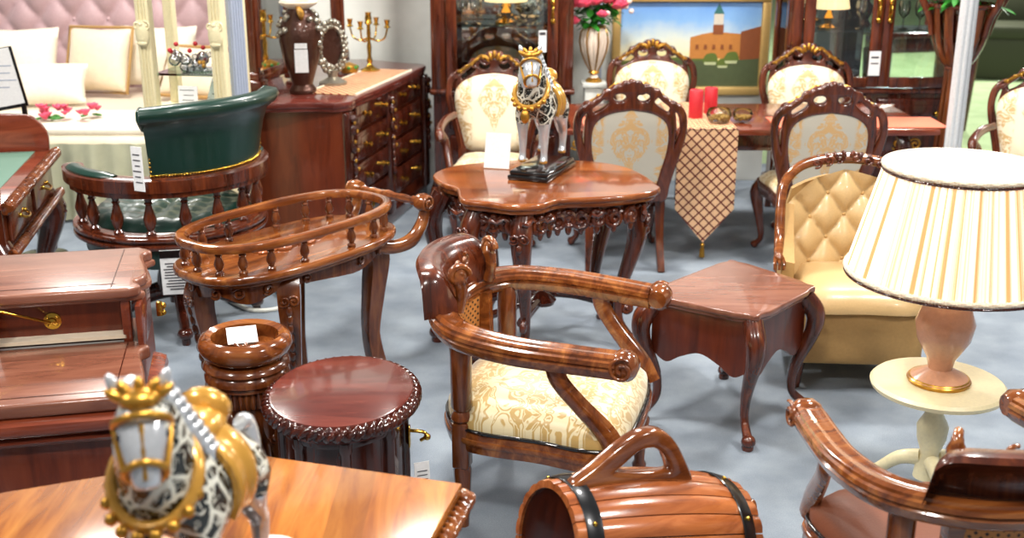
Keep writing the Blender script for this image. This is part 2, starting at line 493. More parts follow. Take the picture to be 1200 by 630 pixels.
def pillow(name, label, loc, w, h, th, rot, tilt, mat, trim=None, group=None):
    t = MB(); N = 18; top = []; bot = []
    for j in range(N+1):
        r1, r2 = [], []
        for i in range(N+1):
            u = -1+2*i/N; v = -1+2*j/N
            pin = 1-.10*(1-abs(u))*abs(v)**2-.0
            k = max(0, (1-u**2)*(1-v**2))**.42
            x = u*w/2*(1-.09*(1-v*v)*0 - .07*(1-abs(v))*abs(u)); z = v*h/2*(1-.08*(1-abs(u))*abs(v))
            r1.append(t.bm.verts.new((x, -th/2*k, z))); r2.append(t.bm.verts.new((x, th/2*k, z)))
        top.append(r1); bot.append(r2)
    for j in range(N):
        for i in range(N):
            t.bm.faces.new((top[j][i], top[j][i+1], top[j+1][i+1], top[j+1][i])); t.bm.faces.new((bot[j][i], bot[j+1][i], bot[j+1][i+1], bot[j][i+1]))
    bmesh.ops.remove_doubles(t.bm, verts=t.bm.verts[:], dist=1e-5)
    o = t.build(name, mat, None, smooth=80); o.location = loc; o.rotation_euler = (tilt, 0, rot)
    tag(o, label, 'pillow', group)
    if trim:
        t = MB(); lp = [(-w/2, -th*.02, -h/2), (w/2, -th*.02, -h/2), (w/2, -th*.02, h/2), (-w/2, -th*.02, h/2)]
        t.tube(cr(lp, 1, True), .016, 8, True); t.build('trim', trim, o)
    return o
G = 'pillows along the headboard'
pillow('pillow', 'large plush cream pillow leaning at the left end of the bed', (-3.72, 8.75, .83), .66, .52, .22, .1, -.35, M['linen'], None, G)
pillow('pillow', 'square cream pillow with brown piped edge behind the pink flowers', (-3.1, 8.8, .84), .5, .5, .2, -.15, -.4, M['satin'], M['tanb'], G)
pillow('pillow', 'plain white pillow propped right of the brown piped pillow', (-2.7, 8.95, .85), .6, .46, .18, -.1, -.3, M['linen'], None, G)
pillow('pillow', 'low satin pillow with tan piping seen through the cream vitrine', (-2.32, 8.6, .78), .55, .4, .18, -.3, -.6, M['satin'], M['tanb'], G)
pillow('pillow', 'low furry cream pillow lying in front of the big plush pillow', (-3.35, 8.4, .72), .55, .34, .18, .15, -.7, M['linen'], None, G)

def blossom(b, c, r, n=5, seed=0):
    rnd = random.Random(seed)
    b.ball(c, r*.55, 8)
    for k in range(n):
        a = 2*pi*k/n+rnd.random(); e = .5+.3*rnd.random()
        p = V(c)+V((cos(a)*r*.55, sin(a)*r*.55, r*.12))
        b.ball(p, (r*.55, r*.5, r*.22), 8, rz(a) @ ry(-e))
t = thing('flower_spray', 'spray of pink artificial flowers lying on the cream bed', 'flowers', (-2.96, 7.68, .603))
b = MB(); rnd = random.Random(4)
for k in range(14): blossom(b, (rnd.uniform(-.18, .2), rnd.uniform(-.1, .12), rnd.uniform(.02, .09)), rnd.uniform(.025, .045), 5, k)
b.build('blossom', M['rose'], t)['kind'] = 'stuff'
b = MB()
for k in range(8): b.ball((rnd.uniform(-.2, .2), rnd.uniform(-.12, .12), .02), (.05, .018, .008), 8, rz(rnd.random()*6))
b.build('leaf', M['leaf'], t)['kind'] = 'stuff'

# ------------------------------------------------------------------ cream vitrine in front of the bed
vit = thing('display_cabinet', 'cream painted open vitrine with a glass shelf standing before the bed', 'display cabinet', (-1.745, 6.24, 0), radians(-9))
vit.scale = (.9, .9, 1.0)
for s in (-1, 1):
    for q in (0, 1):
        b = MB(); b.box(s*.225, q*.34-.0, 1.0, .085 if q == 0 else .06, .07, 2.0, bev=.008)
        if q == 0:
            for k in (-1, 0, 1): b.box(s*.225+k*.02, -.037, 1.0, .008, .01, 1.5)
        b.build('post', M['cream'], vit)
        if q == 0:
            b = MB(); b.ball((s*.225, -.045, 1.33), (.045, .03, .075), 12)
            for k in (-1, 1): b.spiral(tr(s*.225+k*.028, -.055, 1.37) @ rx(pi/2), .028, 1.3, .008, .006, hand=k)
            for k in range(5): b.ball((s*.225, -.06, 1.28+.025*k), (.034-.004*k, .014, .014), 10)
            b.build('capital', M['cream'], vit)
b = MB(); b.box(0, .17, .45, .53, .42, .88, bev=.01); b.box(0, .17, .897, .58, .46, .035, bev=.012); b.box(0, .17, 1.98, .56, .44, .08, bev=.02)
b.build('carcase', M['cream'], vit)
b = MB(); b.box(.262, .17, 1.44, .02, .2, 1.04)
for k in range(5): b.tube([(.275, .09+.04*k, .93), (.275, .09+.04*k, 1.85)], .013, 8)
b.build('side_panel', M['bluegrey'], vit)
b = MB(); b.box(0, .16, 1.11, .4, .3, .012); b.build('shelf', M['gshelf'], vit)
b = MB()
for k in range(5): blossom(b, (-.1+.05*k, -.043, .3+.02*sin(k*2)), .022, 5, k)
b.build('painted_spray', M['rose'], vit)
# crystals with red blossoms on the shelf
t = thing('crystal_bouquet', 'cluster of clear crystal flowers with red and yellow blossoms on glass shelf', 'ornament', (-1.70, 6.37, 1.117), .2)
b = MB(); rnd = random.Random(9)
for k in range(16):
    b.ball((rnd.uniform(-.13, .13), rnd.uniform(-.05, .05), rnd.uniform(.02, .11)), rnd.uniform(.016, .034), 7)
b.lathe([(.09, 0), (.1, .008), (.02, .02)], 16)
b.build('crystal', M['crystal'], t)
b = MB()
for k in range(9): b.ball((rnd.uniform(-.16, .17), rnd.uniform(-.06, 0), rnd.uniform(.05, .15)), .013, 8)
b.build('blossom', M['red'], t)['kind'] = 'stuff'
b = MB()
for k in range(4): b.ball((rnd.uniform(-.03, .14), -.065, rnd.uniform(.03, .08)), .012, 8)
b.build('yellow_blossom', M['goldpaint'], t)['kind'] = 'stuff'
def card(name, label, loc, w, h, rot, tilt, lines=5, group=None, header=None, seed=1):
    t = thing(name, label, 'price tag', loc, rot, group)
    mt = rx(tilt)
    b = MB(); b.box(0, 0, h/2, w, .003, h, m=mt); b.build('card', M['white'], t)
    rnd = random.Random(seed); b = MB()
    for k in range(lines):
        z = h*(.82-.62*k/max(1, lines-1)) if header is None else h*(.7-.58*k/max(1, lines-1))
        b.box(rnd.uniform(-.06, .06)*w, -.0022, z, w*rnd.uniform(.45, .8), .001, h*.025, m=mt)
    b.build('printed_lines', M['ink'], t)
    if header is not None:
        b = MB(); b.box(0, -.0022, h*.91, w, .002, h*.17, m=mt); b.build('header_band', header, t)
    return t
card('price_tag', 'small white price card standing low inside the cream vitrine', (-1.755, 6.28, .916), .11, .13, radians(-9), -.1, 4)
card('price_tag', 'larger white leaflet stacked at right inside the cream vitrine', (-1.64, 6.42, .916), .13, .16, radians(-20), -.5, 4)

# white oval cheval mirror behind the vitrine
t = thing('cheval_mirror', 'white oval standing mirror between the vitrine and the dresser', 'mirror', (-1.67, 7.74, 0), radians(28))
t.scale = (.62, .62, 1.0)
b = MB(); b.tube(ell(0, 0, .27, .62, 48, 0), .03, 10, True, m=tr(0, 0, 1.12) @ rx(pi/2)); b.build('frame', M['cream'], t)
b = MB(); b.prism(ell(0, 0, .26, .61, 48), -.006, .006, m=tr(0, 0, 1.12) @ rx(pi/2)); b.build('glass', M['mirror'], t)
for s in (-1, 1):
    b = MB(); b.lathe([(.02, .05), (.026, .3), (.018, .5), (.026, .8), (.02, 1.2), (.03, 1.24), (.0, 1.3)], 12, tr(s*.33, 0, 0)); b.build('post', M['cream'], t)
    b = MB(); b.tube(cr([(s*.33, -.2, .02), (s*.33, -.1, .06), (s*.33, 0, .1), (s*.33, .1, .06), (s*.33, .2, .02)], 5), .02, 8); b.build('foot', M['cream'], t)
b = MB(); b.tube([(-.33, 0, .22), (.33, 0, .22)], .016, 8); b.build('stretcher', M['cream'], t)

# ------------------------------------------------------------------ dresser
dr = thing('dresser', 'long dark mahogany dresser with gilt knobs and red veneered end panel', 'dresser', (-.95, 6.5, 0), radians(-12.8))
DL, DD, DH = 1.55, .66, .92
b = MB(); b.box(-DD/2, DL/2, .47, DD-.02, DL-.02, .80); b.build('carcase', M['panel'], dr, smooth=0)
top = cr([(-DD-.01, -.03), (-.12, -.035), (-.02, -.02), (.035, .06), (.03, .25), (.045, .5), (.045, DL-.5), (.03, DL-.25), (.035, DL-.06), (-.02, DL+.02), (-.12, DL+.035), (-DD-.01, DL+.03)], 5, True)
b = MB(); b.prism(top, .885, .92, bev=.012); b.prism([(x*.97-.005, lerp(DL/2, y, .985)) for x, y in top], .865, .887, bev=.006); b.build('top', M['darkx'], dr)
b = MB(); b.box(-DD/2, DL/2, .05, DD+.02, DL+.02, .1, bev=.02); b.build('plinth', M['dark'], dr)
for y0, first in ((.13, 0), (.80, 1)):
    for r in range(4):
        h = .165; z = .18+r*.183+.08
        b = MB(); b.box(.008, y0+.31, z, .03, .58, h, bev=.012); b.box(.02, y0+.31, z, .012, .47, h-.05, bev=.005)
        d_ = b.build('drawer', M['dark'], dr)
        for s in (-1, 1):
            b = MB(); b.lathe([(.02, 0), (.02, .004), (.007, .008), (.007, .02), (.016, .026), (.016, .036), (0, .042)], 12, tr(.024, y0+.31+s*.15, z) @ ry(pi/2)); b.build('knob', M['brass'], d_)
for k, y in enumerate((.05, .74, DL-.05)):
    b = MB(); b.box(.012, y, .47, .05, .09, .78, bev=.015)
    m = tr(.045, y, .76) @ rz(pi/2) @ rx(pi/2)
    b.spiral(m, .04, 1.6, .013, .009); b.spiral(tr(.045, y, .66) @ rz(pi/2) @ rx(pi/2), .038, 1.6, .012, .008, hand=-1)
    for q in range(5): b.ball((.045, y, .57-.05*q), (.014, .03-.004*q, .03), 10)
    b.ball((.045, y, .82), (.022, .04, .025), 10)
    b.build('pilaster', M['dark'], dr)
    b = MB()
    for q in range(6): b.ball((.056, y+(.02 if q % 2 else -.02), .80-.055*q), (.008, .012, .012), 8)
    b.build('gilt_ornament', M['gold'], dr)
# mirror standing behind the dresser top
mr = thing('dresser_mirror', 'tall mirror in red mahogany posts standing along the back of the dresser', 'mirror', (-1.5, 6.78, .925), radians(-12.8))
for y in (0, .62, 1.36):
    b = MB(); b.box(0, y, .04, .13, .12, .08, bev=.015); b.box(0, y, .1, .1, .09, .05, bev=.012); b.box(0, y, .8, .075, .065, 1.4, bev=.015)
    b.tube([(.04, y, .15), (.04, y, 1.4)], .016, 8)
    b.build('post', M['mahog'], mr)
b = MB(); b.box(-.01, .31, .75, .012, .57, 1.3); b.build('glass', M['mirror'], mr, smooth=0)
for z_ in (.08, 1.45):
    b = MB(); b.box(-.02, .31, z_, .05, .57, .07, bev=.01); b.build('rail', M['mahog'], mr)
M['copper'] = simple('hammered_copper', hexc(74, 40, 26), .35, .5, .3, .9, 45)
va = thing('amphora', 'dark hammered amphora with pale rim, white shells and a price card on the dresser', 'vase', (-1.225, 6.82, .922), .1)
b = MB(); b.lathe([(.075, 0), (.08, .02), (.058, .05), (.07, .09), (.105, .2), (.122, .3), (.118, .38), (.085, .45), (.062, .48), (.064, .5), (.0, .5)], 32); b.build('body', M['copper'], va)
b = MB(); b.lathe([(.062, .485), (.10, .505), (.112, .52), (.10, .53), (.06, .525), (.05, .5)], 32); b.build('rim', M['satin'], va)
b = MB(); rnd = random.Random(3)
for k in range(30):
    a = rnd.uniform(-.9, .9) + (pi if k % 2 else 0) ; z = rnd.uniform(.28, .46)
    r = interp([.115, .122, .09], (z-.28)/.18)
    b.ball((cos(a)*r, sin(a)*r, z), (.022, .022, .016), 7, rz(a) @ ry(rnd.random()))
b.build('shells', M['oldsilver'], va)['kind'] = 'stuff'
b = MB(); b.tube(cr([(.02, -.1, .44), (.02, -.13, .47), (.0, -.075, .5)], 4), [.014, .02, .016], 8); b.build('handle', M['goldpaint'], va)
b = MB(); b.box(.01, -.128, .2, .075, .004, .13); b.box(.01, -.126, .285, .07, .003, .03); b.build('price_card', M['white'], va)
fr = thing('ornate_frame', 'silver encrusted oval photo frame on foot behind the amphora', 'photo frame', (-1.09, 7.1, .922), radians(20))
b = MB(); b.lathe([(.085, 0), (.085, .02), (.03, .05), (.03, .09)], 20); b.build('foot', M['oldsilver'], fr)
b = MB(); rnd = random.Random(5)
for ring, rr in ((0, .085), (1, .105)):
    for k in range(26):
        a = 2*pi*(k+.5*ring)/26
        b.ball((cos(a)*rr*.85, rnd.uniform(-.015, .01), .23+sin(a)*rr*1.45), rnd.uniform(.013, .022), 7)
b.tube(ell(0, 0, .075, .125, 30, 0), .014, 8, True, m=tr(0, 0, .23) @ rx(pi/2))
b.build('frame', M['oldsilver'], fr)
b = MB(); b.prism(ell(0, 0, .072, .122, 30), -.004, .004, m=tr(0, 0, .23) @ rx(pi/2)); b.build('picture', M['copper'], fr)
M['lattice'] = None
def lattice_mat(name, bg, ln, cell=.05, ax=(0, 2), w=.14):
    m, nt, b = newmat(name); L = nt.links
    tc = node(nt, 'ShaderNodeTexCoord'); sp = node(nt, 'ShaderNodeSeparateXYZ'); L.new(tc.outputs['Object'], sp.inputs[0])
    outs = []
    for sgn in (1, -1):
        a = node(nt, 'ShaderNodeMath', operation='MULTIPLY_ADD'); L.new(sp.outputs[ax[1]], a.inputs[0]); a.inputs[1].default_value = sgn; L.new(sp.outputs[ax[0]], a.inputs[2])
        c = node(nt, 'ShaderNodeMath', operation='PINGPONG'); L.new(a.outputs[0], c.inputs[0]); c.inputs[1].default_value = cell/2
        d = node(nt, 'ShaderNodeMath', operation='LESS_THAN'); L.new(c.outputs[0], d.inputs[0]); d.inputs[1].default_value = cell*w*.5
        outs.append(d.outputs[0])
    mx = node(nt, 'ShaderNodeMath', operation='MAXIMUM'); L.new(outs[0], mx.inputs[0]); L.new(outs[1], mx.inputs[1])
    no = node(nt, 'ShaderNodeTexNoise', Scale=220.0); L.new(tc.outputs['Object'], no.inputs['Vector'])
    c0 = ramp(nt, no.outputs['Fac'], [(.35, tuple(x*.8 for x in bg[:3])+(1,)), (.65, bg)])
    mm = node(nt, 'ShaderNodeMixRGB'); L.new(mx.outputs[0], mm.inputs[0]); L.new(c0, mm.inputs[1]); mm.inputs[2].default_value = ln
    L.new(mm.outputs[0], b.inputs['Base Color']); b.inputs['Roughness'].default_value = .6
    return m
M['lattice'] = lattice_mat('lattice_cloth', hexc(234, 190, 146), hexc(98, 30, 26), .062, (0, 2), .2)
M['latflat'] = lattice_mat('lattice_cloth_flat', hexc(238, 200, 152), hexc(150, 66, 40), .05, (0, 1), .3)
b = MB(); b.box(0, 0, .003, .3, 1.0, .006, bev=.002)
o = b.build('table_runner', M['latflat'], None, loc=(-.93, 7.24, .9215), rotz=radians(-14)); tag(o, 'cream and rust woven runner lying along the dresser top', 'table runner')
b = MB()
for s in (-1, 1): b.tube([(s*.15, -.5, .004), (s*.15, .5, .004)], .008, 6)
b.build('fringe', M['satin'], o)
def candelabra(loc, rot, label):
    t = thing('candelabra', label, 'candelabra', loc, rot)
    b = MB(); b.lathe([(.065, 0), (.065, .012), (.03, .03), (.014, .05), (.02, .07), (.012, .1), (.016, .16), (.01, .2), (.014, .24), (.012, .3), (.026, .31), (.02, .33)], 16); b.build('stem', M['brass'], t)
    for k in range(5):
        if k == 0:
            b = MB(); b.lathe([(.012, .32), (.024, .335), (.018, .37), (.024, .38), (0, .375)], 12); b.build('candle_cup', M['brass'], t); continue
        a = pi/4+pi/2*k
        c, s_ = cos(a), sin(a)
        b = MB(); b.tube(cr([(0, 0, .22), (c*.06, s_*.06, .2), (c*.11, s_*.11, .22), (c*.13, s_*.13, .28)], 5), .006, 8); b.build('arm', M['brass'], t)
        b = MB(); b.lathe([(.006, .28), (.024, .287), (.012, .3), (.018, .33), (.022, .335), (0, .33)], 12, tr(c*.13, s_*.13, 0)); b.build('candle_cup', M['brass'], t)
candelabra((-.93, 7.66, .922), .5, 'brass five branched candelabra at the far end of the dresser')
t = thing('trinket_box', 'small jewelled green trinket ornament beside the brass candelabra', 'ornament', (-1.05, 7.55, .93), .3)
b = MB(); b.lathe([(.05, 0), (.06, .02), (.05, .05), (.0, .07)], 16); b.build('body', M['gold'], t)
b = MB()
for k in range(7): b.ball((cos(k*.9)*.05, sin(k*.9)*.05, .035), .013, 8)
b.build('gem', M['leaf'], t)
# ------------------------------------------------------------------ china cabinets
M['smoke'] = simple('smoked_mirror', (.35, .36, .33, 1), .04, 1.0, bscale=1)
def china(name, label, loc, Wd, doors, see_through_back, D=.42, H=2.3):
    t = thing(name, label, 'china cabinet', loc)
    b = MB(); b.box(0, D/2, .4, Wd-.02, D-.02, .72); b.build('base', M['dark'], t, smooth=0)
    b = MB(); b.box(0, D/2, .06, Wd+.04, D+.04, .12, bev=.02); b.build('plinth', M['mahog'], t)
    b = MB(); b.box(0, D/2, .77, Wd+.03, D+.03, .04, bev=.015); b.build('moulding', M['mahog'], t)
    b = MB(); b.box(0, D/2, H-.05, Wd+.06, D+.05, .12, bev=.03); b.build('cornice', M['mahog'], t)
    for s in (-1, 1):
        for q in (0, 1):
            b = MB(); b.box(s*(Wd/2-.05), D*q+(.035 if q == 0 else -.035), 1.5, .1, .07, 1.46, bev=.008)
            if q == 0:
                b.box(s*(Wd/2-.05), -.005, 1.5, .05, .012, 1.4, bev=.004)
            b.build('post', M['mahog'], t)
        b = MB(); b.box(s*(Wd/2-.02), D/2, 1.5, .006, D-.14, 1.4); b.build('side_pane', M['glass'], t, smooth=0)
    if see_through_back:
        b = MB(); b.box(-(Wd-.1)/4, D-.02, 1.5, (Wd-.1)/2, .008, 1.44); b.build('back_mirror', M['smoke'], t, smooth=0)
        b = MB(); b.box((Wd-.1)/4, D-.02, 1.5, (Wd-.1)/2, .008, 1.44); b.build('back_pane', M['glass'], t, smooth=0)
    else:
        b = MB(); b.box(0, D-.02, 1.5, Wd-.1, .008, 1.44); b.build('back_mirror', M['mirror'], t, smooth=0)
    for z in ((1.2, 1.62) if not see_through_back else (1.16, 1.6)):
        b = MB(); b.box(0, D/2-.01, z, Wd-.12, D-.1, .012); b.build('shelf', M['gshelf'], t, smooth=0)
    n = doors; inner = Wd-.2; w = inner/n
    for k in range(n):
        x = -inner/2+w*(k+.5); st = .075
        b = MB()
        for s in (-1, 1): b.box(x+s*(w/2-st/2), -.012, 1.5, st-.004, .03, 1.4, bev=.006)
        for z in (.83, 2.17): b.box(x, -.012, z, w-2*st, .03, .07, bev=.006)
        dn = b.build('door', M['mahog'], t)
        b = MB(); b.box(x, -.01, 1.5, w-2*st, .006, 1.28); b.build('pane', M['glass'], dn, smooth=0)
        hx = x + (w/2-st/2)*(1 if (k == 0) else -1)
        b = MB(); b.box(hx, -.03, 1.3, .018, .008, .16, bev=.004); b.ball((hx, -.04, 1.36), (.018, .014, .024), 10); b.ball((hx, -.04, 1.24), (.018, .014, .02), 10); b.tube(cr([(hx, -.032, 1.35), (hx, -.065, 1.32), (hx, -.06, 1.28), (hx, -.032, 1.25)], 4), .007, 8)
        b.build('handle', M['brass'], dn)
    for k in range(2 if n == 2 else 1):
        w2 = inner/(2 if n == 2 else 1); x = -inner/2+w2*(k+.5)
        for z, h in ((.62, .2), (.32, .32)):
            b = MB(); b.box(x, -.005, z, w2-.03, .03, h, bev=.012); b.box(x, -.02, z, w2-.14, .012, h-.08, bev=.006); d_ = b.build('drawer' if z > .5 else 'panel_door', M['dark'], t)
            b = MB()
            for s in (-1, 1): b.ball((x+s*w2*.3, -.035, z), (.02, .014, .02), 10)
            b.build('knob', M['brass'], d_)
    return t
china('china_cabinet', 'mahogany china cabinet behind the left cream dining chair', (-.065, 7.75, 0), .94, 1, False)
china('china_cabinet', 'wide two door mahogany china cabinet right of the framed painting', (2.44, 7.8, 0), 1.24, 2, True)
b = MB(); b.box(0, 0, .07, .05, .003, .14); o = b.build('price_tag', M['white'], None, loc=(.2, 7.71, 1.04)); tag(o, 'white price slip hanging on the left china cabinet door below its handle', 'price tag')
b = MB(); b.box(0, -.002, .12, .04, .002, .02); b.build('header_band', M['ink'], o)
b = MB(); b.box(0, 0, .08, .075, .003, .16); o = b.build('price_tag', M['white'], None, loc=(2.40, 7.755, .88)); tag(o, 'white price slip hanging between the two right cabinet doors', 'price tag')
b = MB(); b.box(0, -.002, .12, .05, .002, .012); b.box(0, -.002, .08, .05, .002, .008); b.build('printed_lines', M['ink'], o)

def pleated_shade(b, r0, r1, z0, z1, pl=40, amp=.03, n=None):
    n = n or pl*4; R = []
    for i in range(7):
        t = i/6; z = lerp(z0, z1, t); r = lerp(r0, r1, t)
        R.append([V((cos(2*pi*j/n)*r*(1+amp*cos(2*pi*j*pl/n)), sin(2*pi*j/n)*r*(1+amp*cos(2*pi*j*pl/n)), z)) for j in range(n)])
    b.rings(R, False, False)
def small_lamp(loc, label, s=1.0):
    t = thing('table_lamp', label, 'lamp', loc)
    b = MB(); b.lathe([(.055*s, 0), (.055*s, .01), (.02*s, .03), (.03*s, .07), (.012*s, .11), (.012*s, .16)], 16); b.build('base', M['brass'], t)
    b = MB(); pleated_shade(b, .105*s, .07*s, .09*s+.02, .27*s, 26, .02); b.build('lamp_shade', M['glow'], t)
small_lamp((-.04, 7.93, 1.167+.04), 'lit table lamp with cream shade inside the left china cabinet', 1.35)
small_lamp((2.13, 7.97, 1.167), 'lit table lamp with cream shade inside the right china cabinet', 1.25)
def goblet(loc, label, s=1.0, g='glassware in the china cabinets'):
    t = thing('goblet', label, 'glass', loc, 0, g)
    b = MB(); b.lathe([(.032*s, 0), (.03*s, .004), (.005*s, .012), (.005*s, .06*s)], 14); b.build('stem', M['crystal'], t)
    b = MB(); b.lathe([(.005*s, .06*s), (.03*s, .085*s), (.036*s, .12*s), (.03*s, .16*s)], 16, caps=False); b.build('bowl', M['crystal'], t)
    return t
gl = [(-.33, 7.9, 1.207, 'crystal goblet at the left end of the left cabinet shelf'), (-.24, 7.86, 1.207, 'second crystal goblet from the left in the left china cabinet'),
      (.2, 7.86, 1.207, 'crystal goblet right of the lamp in the left china cabinet'),
      (2.34, 7.95, 1.167, 'crystal goblet just right of the lamp in the right china cabinet'), (2.62, 7.93, 1.167, 'crystal goblet behind the right cabinet door at the left'),
      (2.72, 7.9, 1.167, 'crystal goblet in the middle behind the right cabinet door'), (2.82, 7.95, 1.167, 'rightmost crystal goblet in the right china cabinet')]
g0 = None
for x, y, z, lb in gl:
    if g0 is None: g0 = goblet((x, y, z), lb, 1.15)
    else: dup(g0, lb, (x, y, z))
t = thing('crystal_bowl', 'low amber crystal dish on the left cabinet shelf before the lamp', 'dish', (.1, 7.83, 1.207))
b = MB(); b.lathe([(.04, 0), (.05, .01), (.09, .05), (.085, .055), (.03, .015), (0, .012)], 20, flute=(10, .1, .02, .06)); b.build('bowl', M['crystal'], t)
t = thing('figurine', 'dark bust figurine in the right cabinet beside the door stile', 'figurine', (2.4, 8.05, 1.167))
b = MB(); b.lathe([(.035, 0), (.04, .02), (.02, .05), (.045, .1), (.05, .14), (.02, .17), (.03, .2), (.028, .23), (0, .25)], 14); b.build('body', M['dark'], t)

# ------------------------------------------------------------------ painting
pt = thing('painting', 'gold framed oil painting of a brick tower by water under blue sky', 'painting', (1.275, 8.44, 1.0))
PW, PH = 1.12, .72
prof = [(0, 0), (.06, 0), (.06, .02), (.045, .035), (.02, .025), (0, .012)]
b = MB()
for sx_, sz_, w_, h_ in ((0, PH/2-.03, PW, .06), (0, -PH/2+.03, PW, .06), (-PW/2+.03, 0, .06, PH-.12), (PW/2-.03, 0, .06, PH-.12)):
    b.box(sx_, -.02, sz_, w_, .045, h_, bev=.012)
M['framegold'] = simple('pale_gilt', hexc(214, 178, 110), .4, .4)
b.build('frame', M['framegold'], pt)
def sky_mat():
    m, nt, b = newmat('painted_sky'); L = nt.links
    tc = node(nt, 'ShaderNodeTexCoord'); sp = node(nt, 'ShaderNodeSeparateXYZ'); L.new(tc.outputs['Object'], sp.inputs[0])
    no = node(nt, 'ShaderNodeTexNoise', Scale=5.0, Detail=4.0); L.new(tc.outputs['Object'], no.inputs['Vector'])
    a = node(nt, 'ShaderNodeMath', operation='MULTIPLY_ADD'); L.new(no.outputs['Fac'], a.inputs[0]); a.inputs[1].default_value = .22; L.new(sp.outputs[2], a.inputs[2])
    L.new(ramp(nt, a.outputs[0], [(.02, hexc(250, 224, 150)), (.14, hexc(214, 222, 214)), (.28, hexc(132, 178, 226)), (.48, hexc(84, 136, 214))]), b.inputs['Base Color']); b.inputs['Roughness'].default_value = .4; return m
M['psky'] = sky_mat()
M['pwater'] = simple('painted_water', hexc(82, 92, 62), .4, bscale=24); M['pbrick'] = simple('painted_brick', hexc(196, 128, 62), .4, bscale=30)
M['pshade'] = simple('painted_brick_shade', hexc(140, 78, 44), .4, bscale=30); M['ptower'] = simple('painted_tower', hexc(214, 206, 190), .4)
M['pspire'] = simple('painted_spire', hexc(54, 110, 106), .4); M['pgreen'] = simple('painted_trees', hexc(96, 112, 48), .4, bscale=40); M['pboat'] = simple('painted_boats', hexc(190, 196, 150), .4)
M['pblue'] = simple('painted_blue_cloud', hexc(96, 146, 206), .4)
b = MB(); mats = ['psky', 'pwater', 'pbrick', 'pshade', 'ptower', 'pspire', 'pgreen', 'pboat', 'pblue']
layer = [0]
def flat(mi, poly):
    b.mi = mi; layer[0] += 1; y = -.004-.0006*layer[0]
    b._faces([b.bm.faces.new([b.bm.verts.new((x, y, z)) for x, z in poly])])
fw, fh = PW/2-.055, PH/2-.055
flat(0, [(-fw, -fh), (fw, -fh), (fw, fh), (-fw, fh)])
flat(6, cr([(-fw, -.12), (-.3, -.1), (-.1, -.09), (.1, -.1), (.1, -.16), (-fw, -.17)], 1, True))
flat(2, [(.0, -.1), (.0, .05), (.09, .075), (.18, .09), (.42, .07), (.42, -.1)])
flat(3, [(.36, -.12), (.36, .09), (fw, .13), (fw, -.16)])
flat(3, [(.16, .07), (.16, .14), (.235, .14), (.235, .07)])
flat(4, [(.163, .14), (.163, .215), (.232, .215), (.232, .14)])
flat(5, [(.16, .215), (.197, .29), (.235, .215)])
flat(1, [(-fw, -fh), (fw, -fh), (fw, -.1), (.2, -.12), (-.1, -.11), (-fw, -.14)])
for k, (x, z, s) in enumerate(((.15, -.1, .05), (.24, -.13, .04), (.3, -.09, .05))):
    flat(6, cr([(x-s, z-s*.6), (x+s, z-s*.6), (x+s*.7, z+s*.7), (x-s*.6, z+s*.6)], 4, True))
    flat(7, [(x-s*.8, z-s*.9), (x+s*.8, z-s*.9), (x+s*.9, z-s*.5), (x-s*.9, z-s*.5)])
for k in range(5): flat(3, [(.04+.06*k, -.03), (.06+.06*k, -.03), (.06+.06*k, .0), (.04+.06*k, .0)])
b.build('canvas', [M[k] for k in mats], pt, smooth=0)

# ------------------------------------------------------------------ dining table with cloths and things on it
TX0, TX1, TY0, TY1 = .34, 2.40, 6.52, 7.38
tb = thing('dining_table', 'long mahogany dining table between two rows of carved chairs', 'table', ((TX0+TX1)/2, (TY0+TY1)/2, 0))
w, d = (TX1-TX0)/2, (TY1-TY0)/2
b = MB(); b.prism(cr([(-w, -d*.7), (-w*.95, -d), (0, -d), (w*.95, -d), (w, -d*.7), (w, d*.7), (w*.95, d), (0, d), (-w*.95, d), (-w, d*.7)], 6, True), .725, .76, bev=.012); b.build('tabletop', M['mahogx'], tb)
b = MB()
for s in (-1, 1):
    b.box(0, s*(d-.1), .67, 2*w-.3, .03, .1, bev=.008); b.box(s*(w-.15), 0, .67, .03, 2*d-.2, .1, bev=.008)
b.build('apron', M['dark'], tb)
b = MB()
for x in (-.95, -.35, .3, .9):
    for s in (-1, 1): b.spiral(tr(x+s*.05, -d+.082, .66) @ rx(pi/2), .035, 1.4, .009, .006, hand=s)
    b.ball((x, -d+.08, .66), (.02, .012, .03), 10)
b.build('gilt_scrolls', M['gold'], tb)
for s in (-1, 1):
    for q in (-1, 1):
        b = MB(); x, y = s*(w-.17), q*(d-.13)
        b.tube(cr([(x, y, .72), (x+s*.03, y+q*.03, .6), (x+s*.01, y, .35), (x, y, .15), (x+s*.04, y+q*.04, .03)], 6), [.05, .06, .045, .03, .04], 12); b.ball((x+s*.04, y+q*.04, .03), .035, 10); b.build('leg', M['dark'], tb)
rn = thing('table_runner', 'cream lattice runner with pointed tasselled end hanging over the dining table front', 'table runner', (1.11, 0, 0))
b = MB(); b.box(0, 6.96, .7645, .34, .86, .004); b.build('flat_run', M['latflat'], rn, smooth=0)
def drop():
    t = MB(); f = [(-.17, .7665), (.17, .7665), (.17, .30), (0, .10), (-.17, .30)]
    fr_, bk = [], []
    for yy, lst in ((6.500, fr_), (6.506, bk)):
        for x, z in f: lst.append(t.bm.verts.new((x, yy, z)))
    t.bm.faces.new(fr_); t.bm.faces.new(list(reversed(bk)))
    for i in range(5): t.bm.faces.new((fr_[i], bk[i], bk[(i+1) % 5], fr_[(i+1) % 5]))
    t.box(0, 6.52, .7645, .34, .04, .004)
    return t
drop().build('hanging_end', M['lattice'], rn, smooth=0)
b = MB(); b.ball((0, 6.503, .085), .014, 10); b.lathe([(.006, .075), (.013, .06), (.017, .012), (0, .012)], 12, tr(0, 6.503, 0), flute=(8, .3, 0, .07)); b.build('tassel', M['gold'], rn)
